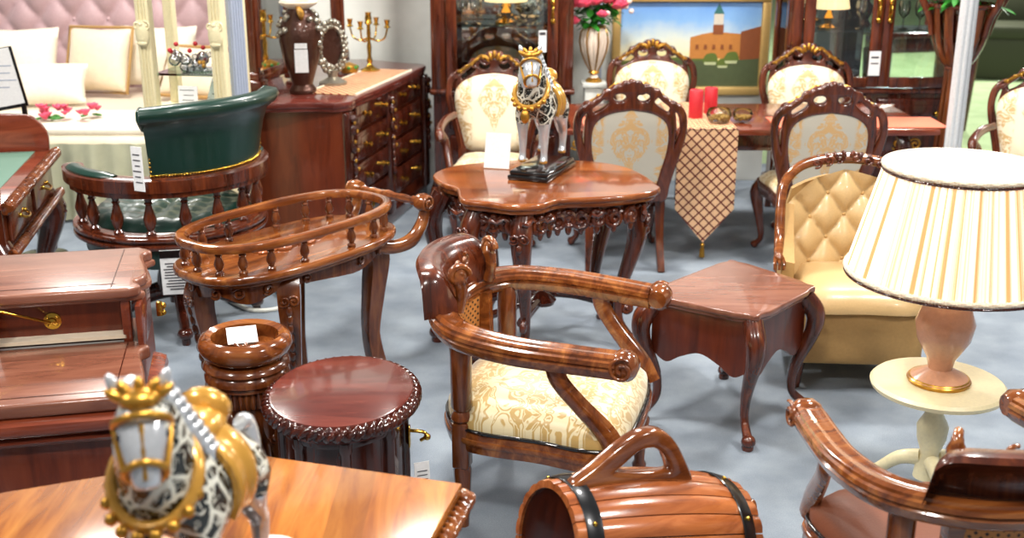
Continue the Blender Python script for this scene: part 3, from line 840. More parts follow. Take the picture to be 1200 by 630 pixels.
for x, lb in ((1.72, 'coral placemat between the two right dining chairs'), (2.28, 'coral placemat at the far right end of the dining table'), (.62, 'coral placemat behind the left near dining chair')):
    b = MB(); b.box(0, 0, .003, .42, .32, .005, bev=.001); o = b.build('placemat', M['coral'], None, loc=(x, 6.72, .761)); tag(o, lb, 'placemat', 'coral placemats')
def candle(loc, r, h, lb):
    t = thing('pillar_candle', lb, 'candle', loc, 0, 'red pillar candles')
    b = MB(); b.lathe([(r*.97, 0), (r, .004), (r, h-.006), (r*.9, h), (r*.5, h-.008), (0, h-.01)], 28); b.build('wax', M['red'], t)
    b = MB(); b.tube([(0, 0, h-.01), (.002, 0, h+.012)], .0022, 6); b.build('wick', M['ink'], t)
candle((1.09, 6.86, .767), .042, .165, 'taller red pillar candle left of the potpourri bowls')
candle((1.2, 7.0, .767), .04, .155, 'red pillar candle standing behind the left potpourri bowl')
def potbowl(loc, r, lb):
    t = thing('glass_bowl', lb, 'bowl', loc, 0, 'potpourri bowls')
    b = MB(); b.lathe([(r*.5, 0), (r*.8, .012), (r, r*.6), (r*.86, r*1.05), (r*.78, r*1.1)], 24, caps=False); b.build('bowl', M['glass'], t)
    b = MB(); rnd = random.Random(int(r*1000))
    for k in range(60):
        a, q = rnd.random()*6.28, r*.78*math.sqrt(rnd.random())
        b.ball((cos(a)*q, sin(a)*q, r*.2+rnd.random()*r*.45*(1-.4*q/r)), (r*.17, r*.14, r*.09), 6, rz(rnd.random()*6) @ rx(rnd.random()*3))
    b.build('potpourri', M['potp'], t)['kind'] = 'stuff'
potbowl((1.2, 6.7, .767), .075, 'left glass bowl of potpourri beside the red candles')
potbowl((1.345, 6.74, .767), .062, 'smaller glass bowl of potpourri right of the other bowl')

# ------------------------------------------------------------------ vase of roses
pd = thing('pedestal', 'slim pale square pedestal under the ribbed rose vase by the wall', 'pedestal', (.565, 8.07, 0))
b = MB(); b.box(0, 0, .40, .13, .13, .72, bev=.004); b.build('shaft', M['wall'], pd)
b = MB(); b.box(0, 0, .02, .18, .18, .04, bev=.006); b.build('base', M['wall'], pd)
b = MB(); b.box(0, 0, .775, .17, .17, .03, bev=.006); b.build('cap', M['wall'], pd)
vs = thing('flower_vase', 'cream and gold ribbed vase holding pink roses on a slim pedestal', 'vase', (.565, 8.07, .791))
M['ribs'] = simple('ribbed_porcelain', hexc(240, 224, 206), .22, 0, .5)
b = MB(); b.lathe([(.05, 0), (.055, .012), (.03, .03), (.022, .06), (.028, .075), (.06, .13), (.095, .21), (.108, .28), (.1, .34), (.075, .37), (.07, .375), (.06, .36)], 64, flute=(16, .1, .08, .36)); b.build('body', M['ribs'], vs)
b = MB(); b.lathe([(.056, .0), (.058, .012), (.034, .03)], 24); b.lathe([(.03, .055), (.04, .065), (.03, .078)], 24); b.lathe([(.07, .365), (.08, .375), (.072, .385)], 24)
for k in range(8):
    a = 2*pi*k/8+.2
    b.tube([(cos(a)*r*1.0, sin(a)*r*1.0, z) for r, z in ((.032, .08), (.06, .13), (.094, .21), (.107, .28), (.099, .34), (.075, .368))], .005, 6)
b.build('gilding', M['gold'], vs)
fl = thing('rose_bouquet', 'bouquet of pink roses with green leaves in the ribbed vase', 'flowers', (.565, 8.07, 1.162))
rnd = random.Random(11)
b = MB()
for k in range(10):
    a = rnd.random()*6.28; b.tube([(0, 0, .0), (cos(a)*.05, sin(a)*.05, .1), (cos(a)*.14, sin(a)*.12, .24)], .005, 6)
b.build('stems', M['leaf'], fl)
def leaf(b, p, l, w_, yaw, pitch):
    m = tr(*p) @ rz(yaw) @ ry(pitch); R = []
    vs_ = []
    for t_, ww in ((0, .05), (.25, .8), (.5, 1), (.75, .7), (1, .03)):
        vs_.append([b.bm.verts.new(m @ V((l*t_, s*w_*ww*.5, -.18*l*t_*t_ + (.0 if s == 0 else .08*w_)))) for s in (-1, 0, 1)])
    for i in range(4):
        for j in range(2): b.bm.faces.new((vs_[i][j], vs_[i][j+1], vs_[i+1][j+1], vs_[i+1][j]))
b = MB()
for k in range(150):
    a = rnd.random()*6.28; q = rnd.uniform(.02, .12); z = rnd.uniform(.0, .2)
    leaf(b, (cos(a)*q*1.1, sin(a)*q*.8, z), rnd.uniform(.06, .1), rnd.uniform(.04, .06), a+rnd.uniform(-.9, .9), rnd.uniform(-.5, .6))
b.build('foliage', M['leaf'], fl, smooth=80)['kind'] = 'stuff'
def rose(p, r, seed):
    b = MB(); rn_ = random.Random(seed)
    b.ball(p, r*.5, 10)
    for ringi, (n, rr, e) in enumerate(((3, .35, .15), (5, .62, .5), (6, .85, .85))):
        for k in range(n):
            a = 2*pi*k/n+ringi*.6+rn_.random()*.3
            m = tr(*p) @ rz(a) @ tr(r*rr, 0, r*(.25-.2*ringi)) @ ry(e)
            b.add_ball(m, (r*.15, r*.5, r*.55))
    return b
def add_ball(s, m, r):
    t = bmesh.new(); bmesh.ops.create_uvsphere(t, u_segments=10, v_segments=7, radius=1); s.add(t, m @ Mx.Diagonal((*r, 1)))
MB.add_ball = add_ball
for k, (x, y, z, r) in enumerate(((-.19, -.05, .2, .055), (-.1, -.1, .22, .06), (-.02, -.08, .235, .06), (.07, -.06, .25, .058), (.16, -.05, .2, .06), (.04, -.15, .13, .035), (-.17, -.1, .07, .045), (-.06, .05, .3, .06), (.12, .08, .29, .06), (.2, .03, .26, .05))):
    rose((x*.95, y-.02, z*.8), r, k).build('rose', M['rose'], fl)
b = MB()
for k in range(12): b.ball((rnd.uniform(-.2, .27), rnd.uniform(-.14, .05), rnd.uniform(.1, .26)), .018, 8)
b.build('pale_bud', M['pale'], fl)['kind'] = 'stuff'

# ------------------------------------------------------------------ carved dining chairs
M['damf'] = damask('cream_damask_back', hexc(240, 226, 198), hexc(206, 172, 118), (0, 2), .2, 14, (0, .80, .11, .2), .5)
M['damb'] = damask('grey_damask_back', hexc(182, 176, 162), hexc(196, 158, 108), (0, 2), .2, 15, (0, .76, .13, .2), .48)
M['dams'] = damask('cream_damask_seat', hexc(236, 222, 190), hexc(208, 178, 122), (0, 1), .16, 13)
def dining_chair(label, loc, rot, group, arms=False, woodm='mahog', gilt=True):
    wd = M[woodm]
    t = thing('dining_armchair' if arms else 'dining_chair', label, 'chair', loc, rot, group)
    B = tr(0, .24, 0) @ rx(radians(-7)) @ tr(0, 0, -.03) @ rx(pi/2)   # local (x, z) drawing plane stood up, leaning back
    half = cr([(0, .455), (.12, .455), (.205, .46), (.222, .54), (.252, .66), (.285, .78), (.297, .87), (.285, .95), (.25, .99), (.215, 1.005), (.17, 1.035), (.13, 1.075), (.075, 1.095), (.03, 1.115), (0, 1.12)], 4)
    rip = [(x, z+(.006*sin(i*1.5) if z > .98 else 0)) for i, (x, z) in enumerate(half)]
    outer = mirror_outline(rip)
    inner = mirror_outline(cr([(0, .52), (.1, .52), (.16, .535), (.185, .62), (.212, .73), (.218, .82), (.205, .89), (.165, .935), (.1, .965), (0, .98)], 4))
    holes = [inner]
    for s in (-1, 1):
        holes.append([(s*x, z) for x, z in ell(.064, 1.04, .046, .034, 14)])
        holes.append([(s*x, z) for x, z in cr([(.112, 1.012), (.15, .972), (.205, .945), (.218, .985), (.175, 1.022), (.14, 1.05)], 4, True)])
        holes.append([(s*x, z) for x, z in cr([(.236, .73), (.270, .81), (.280, .88), (.262, .95), (.228, .965), (.238, .88)], 4, True)])
    b = MB(); b.plate([outer]+holes, .045, .012, B); b.build('back_frame', wd, t)
    b = MB()
    pts = cr([(.03, 1.09), (.09, 1.085), (.14, 1.05), (.2, 1.0), (.25, .965)], 5)
    for s in (-1, 1):
        b.tube([B @ V((s*x, z, .03)) for x, z in pts], .011, 8)
        b.spiral(B @ tr(s*.055, 1.075, .032), .032, 1.5, .011, .008, hand=s)
        b.spiral(B @ tr(s*.13, 1.045, .03), .026, 1.4, .009, .007, hand=-s)
        b.spiral(B @ tr(s*.235, .985, .03), .026, 1.4, .01, .007, hand=s)
        b.tube([B @ V((s*x, z, .025)) for x, z in cr([(.205, .5), (.225, .62), (.258, .75), (.276, .86)], 5)], .009, 8)
    b.build('crest_moulding', wd, t)
    if gilt:
        b = MB()
        for k in range(5): b.add_ball(B @ tr(.024*(k-2), 1.085+.012*(2-abs(k-2)), .04) @ rz(-.35*(k-2)), (.012, .026, .012))
        for s in (-1, 1):
            for q in range(5): b.ball(B @ V((s*(.07+.035*q), 1.09-.022*q+.012*(q % 2), .044)), .010, 8)
        for s in (-1, 1): b.tube([B @ V((s*x, z, .04)) for x, z in cr([(.03, 1.08), (.08, 1.10), (.13, 1.06), (.19, 1.02), (.23, 1.0)], 4)], .009, 6)
        b.build('gilt_leaf', M['gold'], t)['kind'] = 'stuff'
    b = MB(); pad0 = mirror_outline([(x*1.02, lerp(.75, z, 1.01)) for x, z in cr([(0, .52), (.1, .52), (.16, .535), (.185, .62), (.212, .73), (.226, .82), (.215, .89), (.17, .935), (.1, .965), (0, .98)], 4)])
    pad = [(x*1.09, lerp(.75, z, 1.05)) for x, z in pad0]; b.puff(pad, .04, B @ tr(0, 0, .016), 6, 0.006); b.build('back_pad', M['damf'], t, smooth=80)
    b = MB(); b.plate([pad0], .008, .003, B @ tr(0, 0, -.012)); b.build('back_panel', M['damb'], t)
    so = cr([(-.25, -.24), (0, -.275), (.25, -.24), (.235, 0), (.2, .2), (0, .205), (-.2, .2), (-.235, 0)], 6, True)
    b = MB(); b.prism(so, .37, .435, bev=.01); b.prism([(x*.96, y*.96) for x, y in so], .355, .372)
    for s in (-1, 1): b.spiral(tr(s*.06, -.278, .39) @ rx(pi/2), .03, 1.4, .01, .007, hand=s)
    b.ball((0, -.28, .4), (.02, .015, .025), 8); b.build('seat_rail', wd, t)
    b = MB(); b.puff([(x*.96, y*.96) for x, y in so], .06, tr(0, 0, .435), 6, .015); b.build('seat', M['dams'], t, smooth=80)
    for s in (-1, 1):
        b = MB(); b.tube(cr([(s*.23, -.22, .42), (s*.255, -.25, .34), (s*.235, -.225, .2), (s*.22, -.215, .08), (s*.245, -.25, .025)], 6), [.036, .042, .026, .017, .02], 10); b.ball((s*.247, -.255, .025), (.026, .03, .025), 10); b.spiral(tr(s*.255, -.275, .34) @ rx(pi/2), .024, 1.3, .008, .006, hand=s); b.build('leg', wd, t)
        b = MB(); b.tube(cr([(s*.2, .225, .50), (s*.198, .215, .36), (s*.2, .24, .18), (s*.205, .31, .0)], 6), [.026, .028, .022, .02], 8, square=True); b.build('leg', wd, t)
    if arms:
        for s in (-1, 1):
            b = MB(); b.tube(cr([(s*.245, .2, .72), (s*.29, .08, .71), (s*.31, -.06, .69), (s*.31, -.14, .665), (s*.30, -.17, .63)], 6), [.022, .026, .026, .028, .02], 10); b.spiral(tr(s*.31, -.15, .65) @ ry(pi/2), .03, 1.4, .016, .012); b.tube(cr([(s*.305, -.11, .67), (s*.285, -.05, .6), (s*.25, -.12, .43)], 6), [.02, .026, .022], 8); b.build('arm', wd, t)
    return t
c1 = dining_chair('carved chair with grey damask back nearest the left end of the table', (.62, 6.55, 0), pi+.05, 'dining chairs around the long table')
dup(c1, 'carved chair with grey damask back right of the hanging lattice runner', (1.70, 6.47, 0), pi-.04)
dup(c1, 'cream backed carved chair on the far side of table before the painting', (.95, 7.60, 0), .0)
dup(c1, 'cream backed carved chair on the far side of table before the right cabinet', (1.93, 7.38, 0), -.05)
a1 = dining_chair('cream damask carved armchair left of the horse statuette', (-.12, 7.0, 0), -.03, 'carved damask armchairs', True)
dup(a1, 'cream damask carved armchair cut off by the right edge of the photo', (2.98, 6.55, 0), -.5)

# ------------------------------------------------------------------ tall wooden plant stand
ps = thing('plant_stand', 'tall bentwood plant stand with curled handles behind the chrome post', 'plant stand', (2.77, 7.30, .0))
for k in range(12):
    a = 2*pi*(k+.5)/12; c, s_ = cos(a), sin(a)
    b = MB(); b.tube([(c*r, s_*r, z) for r, z in cr([(.05, 1.0), (.10, 1.05), (.15, 1.16), (.17, 1.28), (.185, 1.38)], 4)], .018, 8, squash=(.6, 1.6)); b.build('slat', M['ambz'], ps)
for a in (pi*.95, pi*.35, -pi*.3, -.1):
    c, s_ = cos(a), sin(a)
    b = MB(); b.tube([(c*r, s_*r, z) for r, z in cr([(.165, 1.2), (.195, 1.32), (.245, 1.42), (.235, 1.5), (.2, 1.495), (.185, 1.44)], 5)], [.02, .024, .022, .02, .014], 10); b.build('handle', M['mahog'], ps)
b = MB(); b.tube(ell(0, 0, .19, .19, 32, 1.38), .014, 8, True); b.build('rim_hoop', M['mahog'], ps)
b = MB(); b.tube(ell(0, 0, .06, .06, 24, 1.0), .016, 8, True); b.build('hoop', M['mahog'], ps)
for k in range(4):
    a = 2*pi*(k+.5)/4; c, s_ = cos(a), sin(a)
    b = MB(); b.tube([(c*r, s_*r, z) for r, z in cr([(.05, 1.04), (.06, .7), (.08, .35), (.16, .0)], 5)], .022, 8); b.build('leg', M['ambz'], ps)
b = MB(); b.lathe([(.0, 1.14), (.09, 1.16), (.125, 1.24), (.14, 1.33), (.0, 1.33)], 20); b.build('pot', M['dark'], ps)
pl = thing('flower_arrangement', 'green foliage with coral flowers standing in the tall plant stand', 'flowers', (2.77, 7.30, 1.36))
b = MB(); rnd = random.Random(21)
for k in range(190):
    a = rnd.random()*6.28; q = rnd.uniform(.02, .2); z = rnd.uniform(.0, .3)
    leaf(b, (cos(a)*q, sin(a)*q, z), rnd.uniform(.08, .14), rnd.uniform(.03, .06), a+rnd.uniform(-.8, .8), rnd.uniform(-.7, .5))
b.build('foliage', M['leaf'], pl, smooth=80)['kind'] = 'stuff'
M['coralp'] = simple('coral_petal', hexc(240, 140, 110), .5)
for k, (x, y, z) in enumerate(((.06, -.22, .16), (.2, -.16, .3), (-.2, -.15, .3), (.12, -.1, .34))):
    rose((x, y, z), .045, k+40).build('flower', M['coralp'], pl)

# dark console table far off, seen through the right cabinet's panes
cn = thing('console_table', 'dark console table on the green carpet seen through the right cabinet glass', 'table', (3.62, 10.4, 0), .2)
b = MB(); b.box(0, 0, .86, 1.0, .45, .05, bev=.01); b.build('tabletop', M['dark'], cn)
b = MB(); b.box(0, 0, .77, .9, .38, .12, bev=.01); b.build('apron', M['dark'], cn)
for sx_ in (-1, 1):
    for sy_ in (-1, 1):
        b = MB(); b.tube([(sx_*.42, sy_*.16, .72), (sx_*.4, sy_*.15, .0)], [.05, .03], 10); b.build('leg', M['dark'], cn)
# ------------------------------------------------------------------ carved scalloped table
def cabriole(b, x, y, top, ox, oy, s=1.0, carve=True):
    """S-curved leg whose knee bulges along (ox, oy)."""
    P = cr([(x, y, top), (x+ox*.05, y+oy*.05, top*.86), (x+ox*.045, y+oy*.045, top*.7), (x-ox*.015, y-oy*.015, top*.4), (x-ox*.02, y-oy*.02, top*.2), (x+ox*.03, y+oy*.03, .055*s)], 6)
    b.tube(P, [.05*s, .052*s, .046*s, .034*s, .024*s, .021*s, .024*s], 12)
    b.ball((x+ox*.045, y+oy*.045, .045*s), (.036*s, .036*s, .032*s), 12)
    b.lathe([(.028*s, 0), (.03*s, .012), (.02*s, .03)], 12, tr(x+ox*.04, y+oy*.04, 0))
    if carve:
        a = atan2(oy, ox); m0 = tr(x+ox*.1, y+oy*.1, 0) @ rz(a+pi/2) @ rx(pi/2)
        for k, (zz, hd) in enumerate(((top*.86, 1), (top*.86, -1))): b.spiral(m0 @ tr(hd*.022*s, zz, 0), .024*s, 1.4, .009*s, .006*s, hand=hd)
        for k in range(6):
            zz = top*.8-k*.035; q = .095-.012*k
            b.ball((x+ox*q, y+oy*q, zz), (.017*s, .017*s, .022*s), 8)
        # ankle scroll
        b.spiral(tr(x+ox*.015, y+oy*.015, top*.27) @ rz(a) @ rx(pi/2), .026*s, 1.3, .018*s, .012*s)
TT = .78
ct = thing('carved_table', 'cherry table with scalloped top and carved apron carrying the horse statuette', 'table', (.14, 5.2, 0))
outl = [(-.511, .17), (-.47, .0), (-.39, -.12), (-.36, -.31), (-.25, -.365), (-.14, -.42), (-.02, -.40), (.07, -.31), (.19, -.29), (.36, -.25), (.52, -.135), (.5, .06), (.46, .2), (.40, .32), (.28, .42), (.07, .47), (-.14, .46), (-.3, .4), (-.43, .32)]
oc = cr(outl, 6, True)
b = MB(); b.prism(oc, TT-.028, TT, bev=.012, seg=3); b.prism([(x*.965, y*.965) for x, y in oc], TT-.048, TT-.026, bev=.008); b.build('tabletop', M['table'], ct)
sp_ = cr([(x*.84, y*.84) for x, y in outl], 6, True)
b = MB()
R1 = [[V((x, y, TT-.045)), V((x*.97, y*.97, TT-.045)), V((x*.97, y*.97, TT-.12-.02*sin(i*.55))), V((x, y, TT-.12-.02*sin(i*.55)))] for i, (x, y) in enumerate(sp_)]
b.rings(R1, True, False)
b.build('apron', M['mahog'], ct)
b = MB()
for i in range(0, len(sp_), 3):
    x, y = sp_[i]; x2, y2 = sp_[(i+3) % len(sp_)]; a = atan2(y2-y, x2-x)
    mx_, my_ = x*1.03, y*1.03
    h = 1 if (i//3) % 2 else -1
    b.spiral(tr(mx_, my_, TT-.11) @ rz(a) @ rx(pi/2), .044, 1.6, .016, .011, hand=h, tail=[(h*.055, .035), (h*.085, .015), (h*.12, .03)])
    b.ball((mx_*1.005, my_*1.005, TT-.075), (.02, .02, .014), 8)
    b.add_ball(tr(mx_, my_, TT-.15) @ rz(a), (.016, .012, .03))
b.build('apron_carving', M['mahog'], ct)
for i, (x, y) in enumerate(((-.53, .0), (-.33, -.29), (-.1, -.38), (.44, -.1), (.33, .33), (-.28, .36))):
    n_ = hypot(x, y); k = .86
    b = MB(); cabriole(b, x*k, y*k, TT-.05, x/n_, y/n_, 1.0); b.build('leg', M['mahog'] if i != 0 else M['dark'], ct)
b = MB(); b.tube(cr([(-.34, .0, .2), (-.1, .12, .2), (.15, .1, .2), (.34, -.06, .2)], 8), .022, 8); b.tube(cr([(-.1, -.3, .2), (.0, .0, .21), (.12, .25, .2), (.26, .26, .2)], 8), .022, 8); b.tube(cr([(-.27, -.23, .2), (-.1, .0, .2), (-.2, .3, .2)], 8), .02, 8); b.lathe([(.0, .17), (.06, .19), (.07, .21), (.04, .24), (0, .26)], 16); b.build('stretcher', M['dark'], ct)

# ------------------------------------------------------------------ horse statuettes
def filigree():
    m, nt, b = newmat('pierced_silver_filigree'); L = nt.links
    tc = node(nt, 'ShaderNodeTexCoord'); no = node(nt, 'ShaderNodeTexNoise', Scale=9.0, Detail=1.0)
    L.new(tc.outputs['Object'], no.inputs['Vector'])
    mx0 = node(nt, 'ShaderNodeMixRGB', blend_type='ADD'); mx0.inputs[0].default_value = .06
    L.new(tc.outputs['Object'], mx0.inputs[1]); L.new(no.outputs['Color'], mx0.inputs[2])
    vo = node(nt, 'ShaderNodeTexVoronoi', feature='DISTANCE_TO_EDGE', Scale=17.0); L.new(mx0.outputs[0], vo.inputs['Vector'])
    f = ramp(nt, vo.outputs['Distance'], [(.055, (1, 1, 1, 1)), (.08, (0, 0, 0, 1))])
    rng = node(nt, 'ShaderNodeTexVoronoi', feature='F1', Scale=24.0); L.new(mx0.outputs[0], rng.inputs['Vector'])
    sw = node(nt, 'ShaderNodeTexNoise', Scale=15.0, Distortion=2.2); L.new(tc.outputs['Object'], sw.inputs['Vector'])
    ab = node(nt, 'ShaderNodeMath', operation='SUBTRACT'); L.new(sw.outputs['Fac'], ab.inputs[0]); ab.inputs[1].default_value = .5
    ab2 = node(nt, 'ShaderNodeMath', operation='ABSOLUTE'); L.new(ab.outputs[0], ab2.inputs[0])
    f2 = ramp(nt, ab2.outputs[0], [(.014, (1, 1, 1, 1)), (.024, (0, 0, 0, 1))])
    mx1 = node(nt, 'ShaderNodeMath', operation='MAXIMUM'); L.new(f, mx1.inputs[0]); L.new(f2, mx1.inputs[1])
    mx = node(nt, 'ShaderNodeMixRGB'); L.new(mx1.outputs[0], mx.inputs[0]); mx.inputs[1].default_value = hexc(26, 28, 24); mx.inputs[2].default_value = hexc(214, 214, 202)
    L.new(mx.outputs[0], b.inputs['Base Color']); b.inputs['Roughness'].default_value = .22; b.inputs['Coat Weight'].default_value = .4
    bp = node(nt, 'ShaderNodeBump', Strength=.9, Distance=.008); L.new(mx1.outputs[0], bp.inputs['Height']); L.new(bp.outputs[0], b.inputs['Normal'])
    return m
M['fili'] = filigree()
def horse_mesh():
    """One continuous skin: trunk, neck, head and four jointed legs (front towards -Y)."""
    vs, ed, rad = [], [], []
    def add(p, r, par=None):
        vs.append(p); rad.append((r[0]*1.16, r[1]*1.16) if r[0] > .03 else (r[0]*1.08, r[1]*1.08)); i = len(vs)-1
        if par is not None: ed.append((par, i))
        return i
    pel = add((0, .12, .335), (.098, .092))
    mid = add((0, .02, .325), (.098, .098), pel); ch = add((0, -.09, .335), (.105, .105), mid)
    n1 = add((0, -.13, .41), (.09, .1), ch); n2 = add((.003, -.15, .475), (.066, .072), n1); n3 = add((.008, -.165, .54), (.052, .056), n2)
    h1 = add((.017, -.195, .55), (.047, .045), n3); h2 = add((.033, -.228, .505), (.037, .037), h1); h3 = add((.042, -.245, .46), (.026, .029), h2); h4 = add((.045, -.25, .438), (.027, .025), h3)
    ru = add((0, .19, .325), (.075, .072), pel)
    for s in (-1, 1):
        a = add((s*.062, -.105, .26), (.042, .046), ch); c = add((s*.058, -.11, .21), (.026, .028), a); d = add((s*.058, -.105, .16), (.022, .022), c); e = add((s*.058, -.108, .075), (.015, .016), d); f_ = add((s*.058, -.12, .03), (.021, .024), e)
        a = add((s*.062, .15, .265), (.048, .058), pel); c = add((s*.058, .13, .215), (.03, .036), a); d = add((s*.058, .175, .15), (.02, .023), c); e = add((s*.058, .17, .075), (.015, .016), d); f_ = add((s*.058, .155, .03), (.021, .024), e)
    me = bpy.data.meshes.new('body'); me.from_pydata(vs, ed, [])
    o = bpy.data.objects.new('body', me); COL.objects.link(o)
    sk = o.modifiers.new('s', 'SKIN'); sk.branch_smoothing = .8
    for i, r in enumerate(rad): me.skin_vertices[0].data[i].radius = r
    me.skin_vertices[0].data[0].use_root = True
    su = o.modifiers.new('u', 'SUBSURF'); su.levels = 2; su.render_levels = 2
    dg = bpy.context.evaluated_depsgraph_get(); ev = o.evaluated_get(dg)
    m2 = bpy.data.meshes.new_from_object(ev); bpy.data.objects.remove(o)
    m2.name = 'body'
    m2.materials.clear()
    for k in ('fili', 'silver', 'goldpaint'): m2.materials.append(M[k])
    for p in m2.polygons:
        p.use_smooth = True; c = p.center
        if c.z < .235: p.material_index = 1
        if c.z < .05: p.material_index = 2
        if c.y < -.205 and c.z > .42: p.material_index = 1
    return m2
def horse(label, loc, rot, s, base=True):
    t = thing('horse_statuette', label, 'statuette', loc, rot)
    t.scale = (s, s, s)
    z0 = .045 if base else 0
    T = tr(0, 0, z0)
    o = bpy.data.objects.new('body', horse_mesh()); COL.objects.link(o); o.parent = t; o.location.z = z0
    if base:
        b = MB(); b.box(0, .03, .012, .22, .44, .024, bev=.006); b.box(0, .03, .034, .205, .42, .026, bev=.01)
        for q in (-1, 1):
            for w_ in (-1, 1): b.box(q*.085, .03+w_*.19, .004, .045, .05, .012, bev=.003)
        b.build('plinth', M['black'], t)
    b = MB()
    Hm = T @ tr(.017, -.195, .55) @ rz(radians(27)) @ Mx.Scale(1.15, 4) @ tr(0, .215, -.57)
    b.add_ball(T @ tr(0, .03, .43), (.062, .085, .036)); b.add_ball(T @ tr(0, -.035, .462), (.054, .034, .046)); b.add_ball(T @ tr(0, .08, .448), (.058, .03, .044))
    b.build('saddle', M['goldpaint'], t)
    b = MB(); rings = []
    for j in range(9):
        y = -.035+.095*j/8; ring = []
        for k in range(17):
            a = radians(-122+244*k/16); rr = .118 + .004*sin(j*1.3)
            ring.append(V((sin(a)*rr, y, .325+cos(a)*rr)))
        for k in range(16, -1, -1):
            a = radians(-122+244*k/16); ring.append(V((sin(a)*.104, y, .325+cos(a)*.104)))
        rings.append(ring)
    b.rings([[T @ p for p in r] for r in rings], False, True)
    b.build('saddle_blanket', M['goldpaint'], t)
    def hoop(b, X, c, r1, r2, tilt, rad): b.tube([X @ (tr(*c) @ rx(tilt) @ V(p)) for p in ell(0, 0, r1, r2, 28, 0)], rad, 8, True)
    b = MB(); hoop(b, T, (0, -.142, .405), .086, .094, radians(52), .013); b.build('breast_collar', M['goldpaint'], t)
    b = MB()
    for k in range(9):
        a = pi*(k/8); b.ball(T @ V((cos(a)*.088, -.152-sin(a)*.072, .385-sin(a)*.06)), .013, 8)
    b.add_ball(T @ tr(0, -.225, .29), (.024, .02, .036)); b.build('collar_beads', M['gold'], t)['kind'] = 'stuff'
    b = MB(); hoop(b, Hm, (0, -.214, .562), .043, .05, radians(-40), .007); hoop(b, Hm, (0, -.262, .5), .031, .034, radians(-55), .007)
    for s_ in (-1, 1): b.tube([Hm @ V((s_*.042, -.215, .555)), Hm @ V((s_*.038, -.24, .53)), Hm @ V((s_*.031, -.262, .5))], .006, 6)
    b.tube([Hm @ V((0, -.25, .577)), Hm @ V((0, -.272, .54)), Hm @ V((0, -.285, .5))], .005, 6)
    b.build('bridle', M['gold'], t)
    b = MB()
    for k in range(5):
        a = radians(-60+30*k); b.add_ball(Hm @ tr(sin(a)*.034, -.205, .600+cos(a)*.012) @ ry(a), (.010, .012, .026))
    b.add_ball(Hm @ tr(0, -.21, .603), (.034, .028, .018)); b.build('crown', M['gold'], t)
    for s_ in (-1, 1):
        b = MB(); b.add_ball(Hm @ tr(s_*.036, -.19, .615) @ ry(s_*.35), (.011, .009, .028)); b.build('ear', M['silver'], t)
        b = MB(); b.ball(Hm @ V((s_*.034, -.238, .552)), .008, 10); b.build('eye', M['black'], t)
    for s_ in (-1, 1):
        b = MB()
        for k in range(9):
            f = k/8; y = lerp(-.13, -.03, f); z = lerp(.60, .43, f)
            b.spiral(T @ tr(s_*(.038+.03*f), y, z-.02) @ ry(pi/2), .024, 1.2, .011, .008, hand=s_, n=14)
        b.build('mane', M['silver'], t)['kind'] = 'stuff'
    b = MB(); b.tube([T @ V(p) for p in cr([(0, .235, .34), (0, .262, .325), (.006, .262, .26), (.0, .255, .18), (.006, .262, .12)], 6)], [.016, .024, .026, .02, .006], 10); b.build('tail', M['silver'], t)
    return t
horse('silver filigree horse statuette with gold saddle on a black plinth', (.135, 5.36, TT+.002), radians(-22), .91)
card('price_tag', 'white price sheet leaning behind the horse statuette at left of carved table', (-.075, 5.46, TT+.003), .125, .17, radians(-14), -.3, 0)

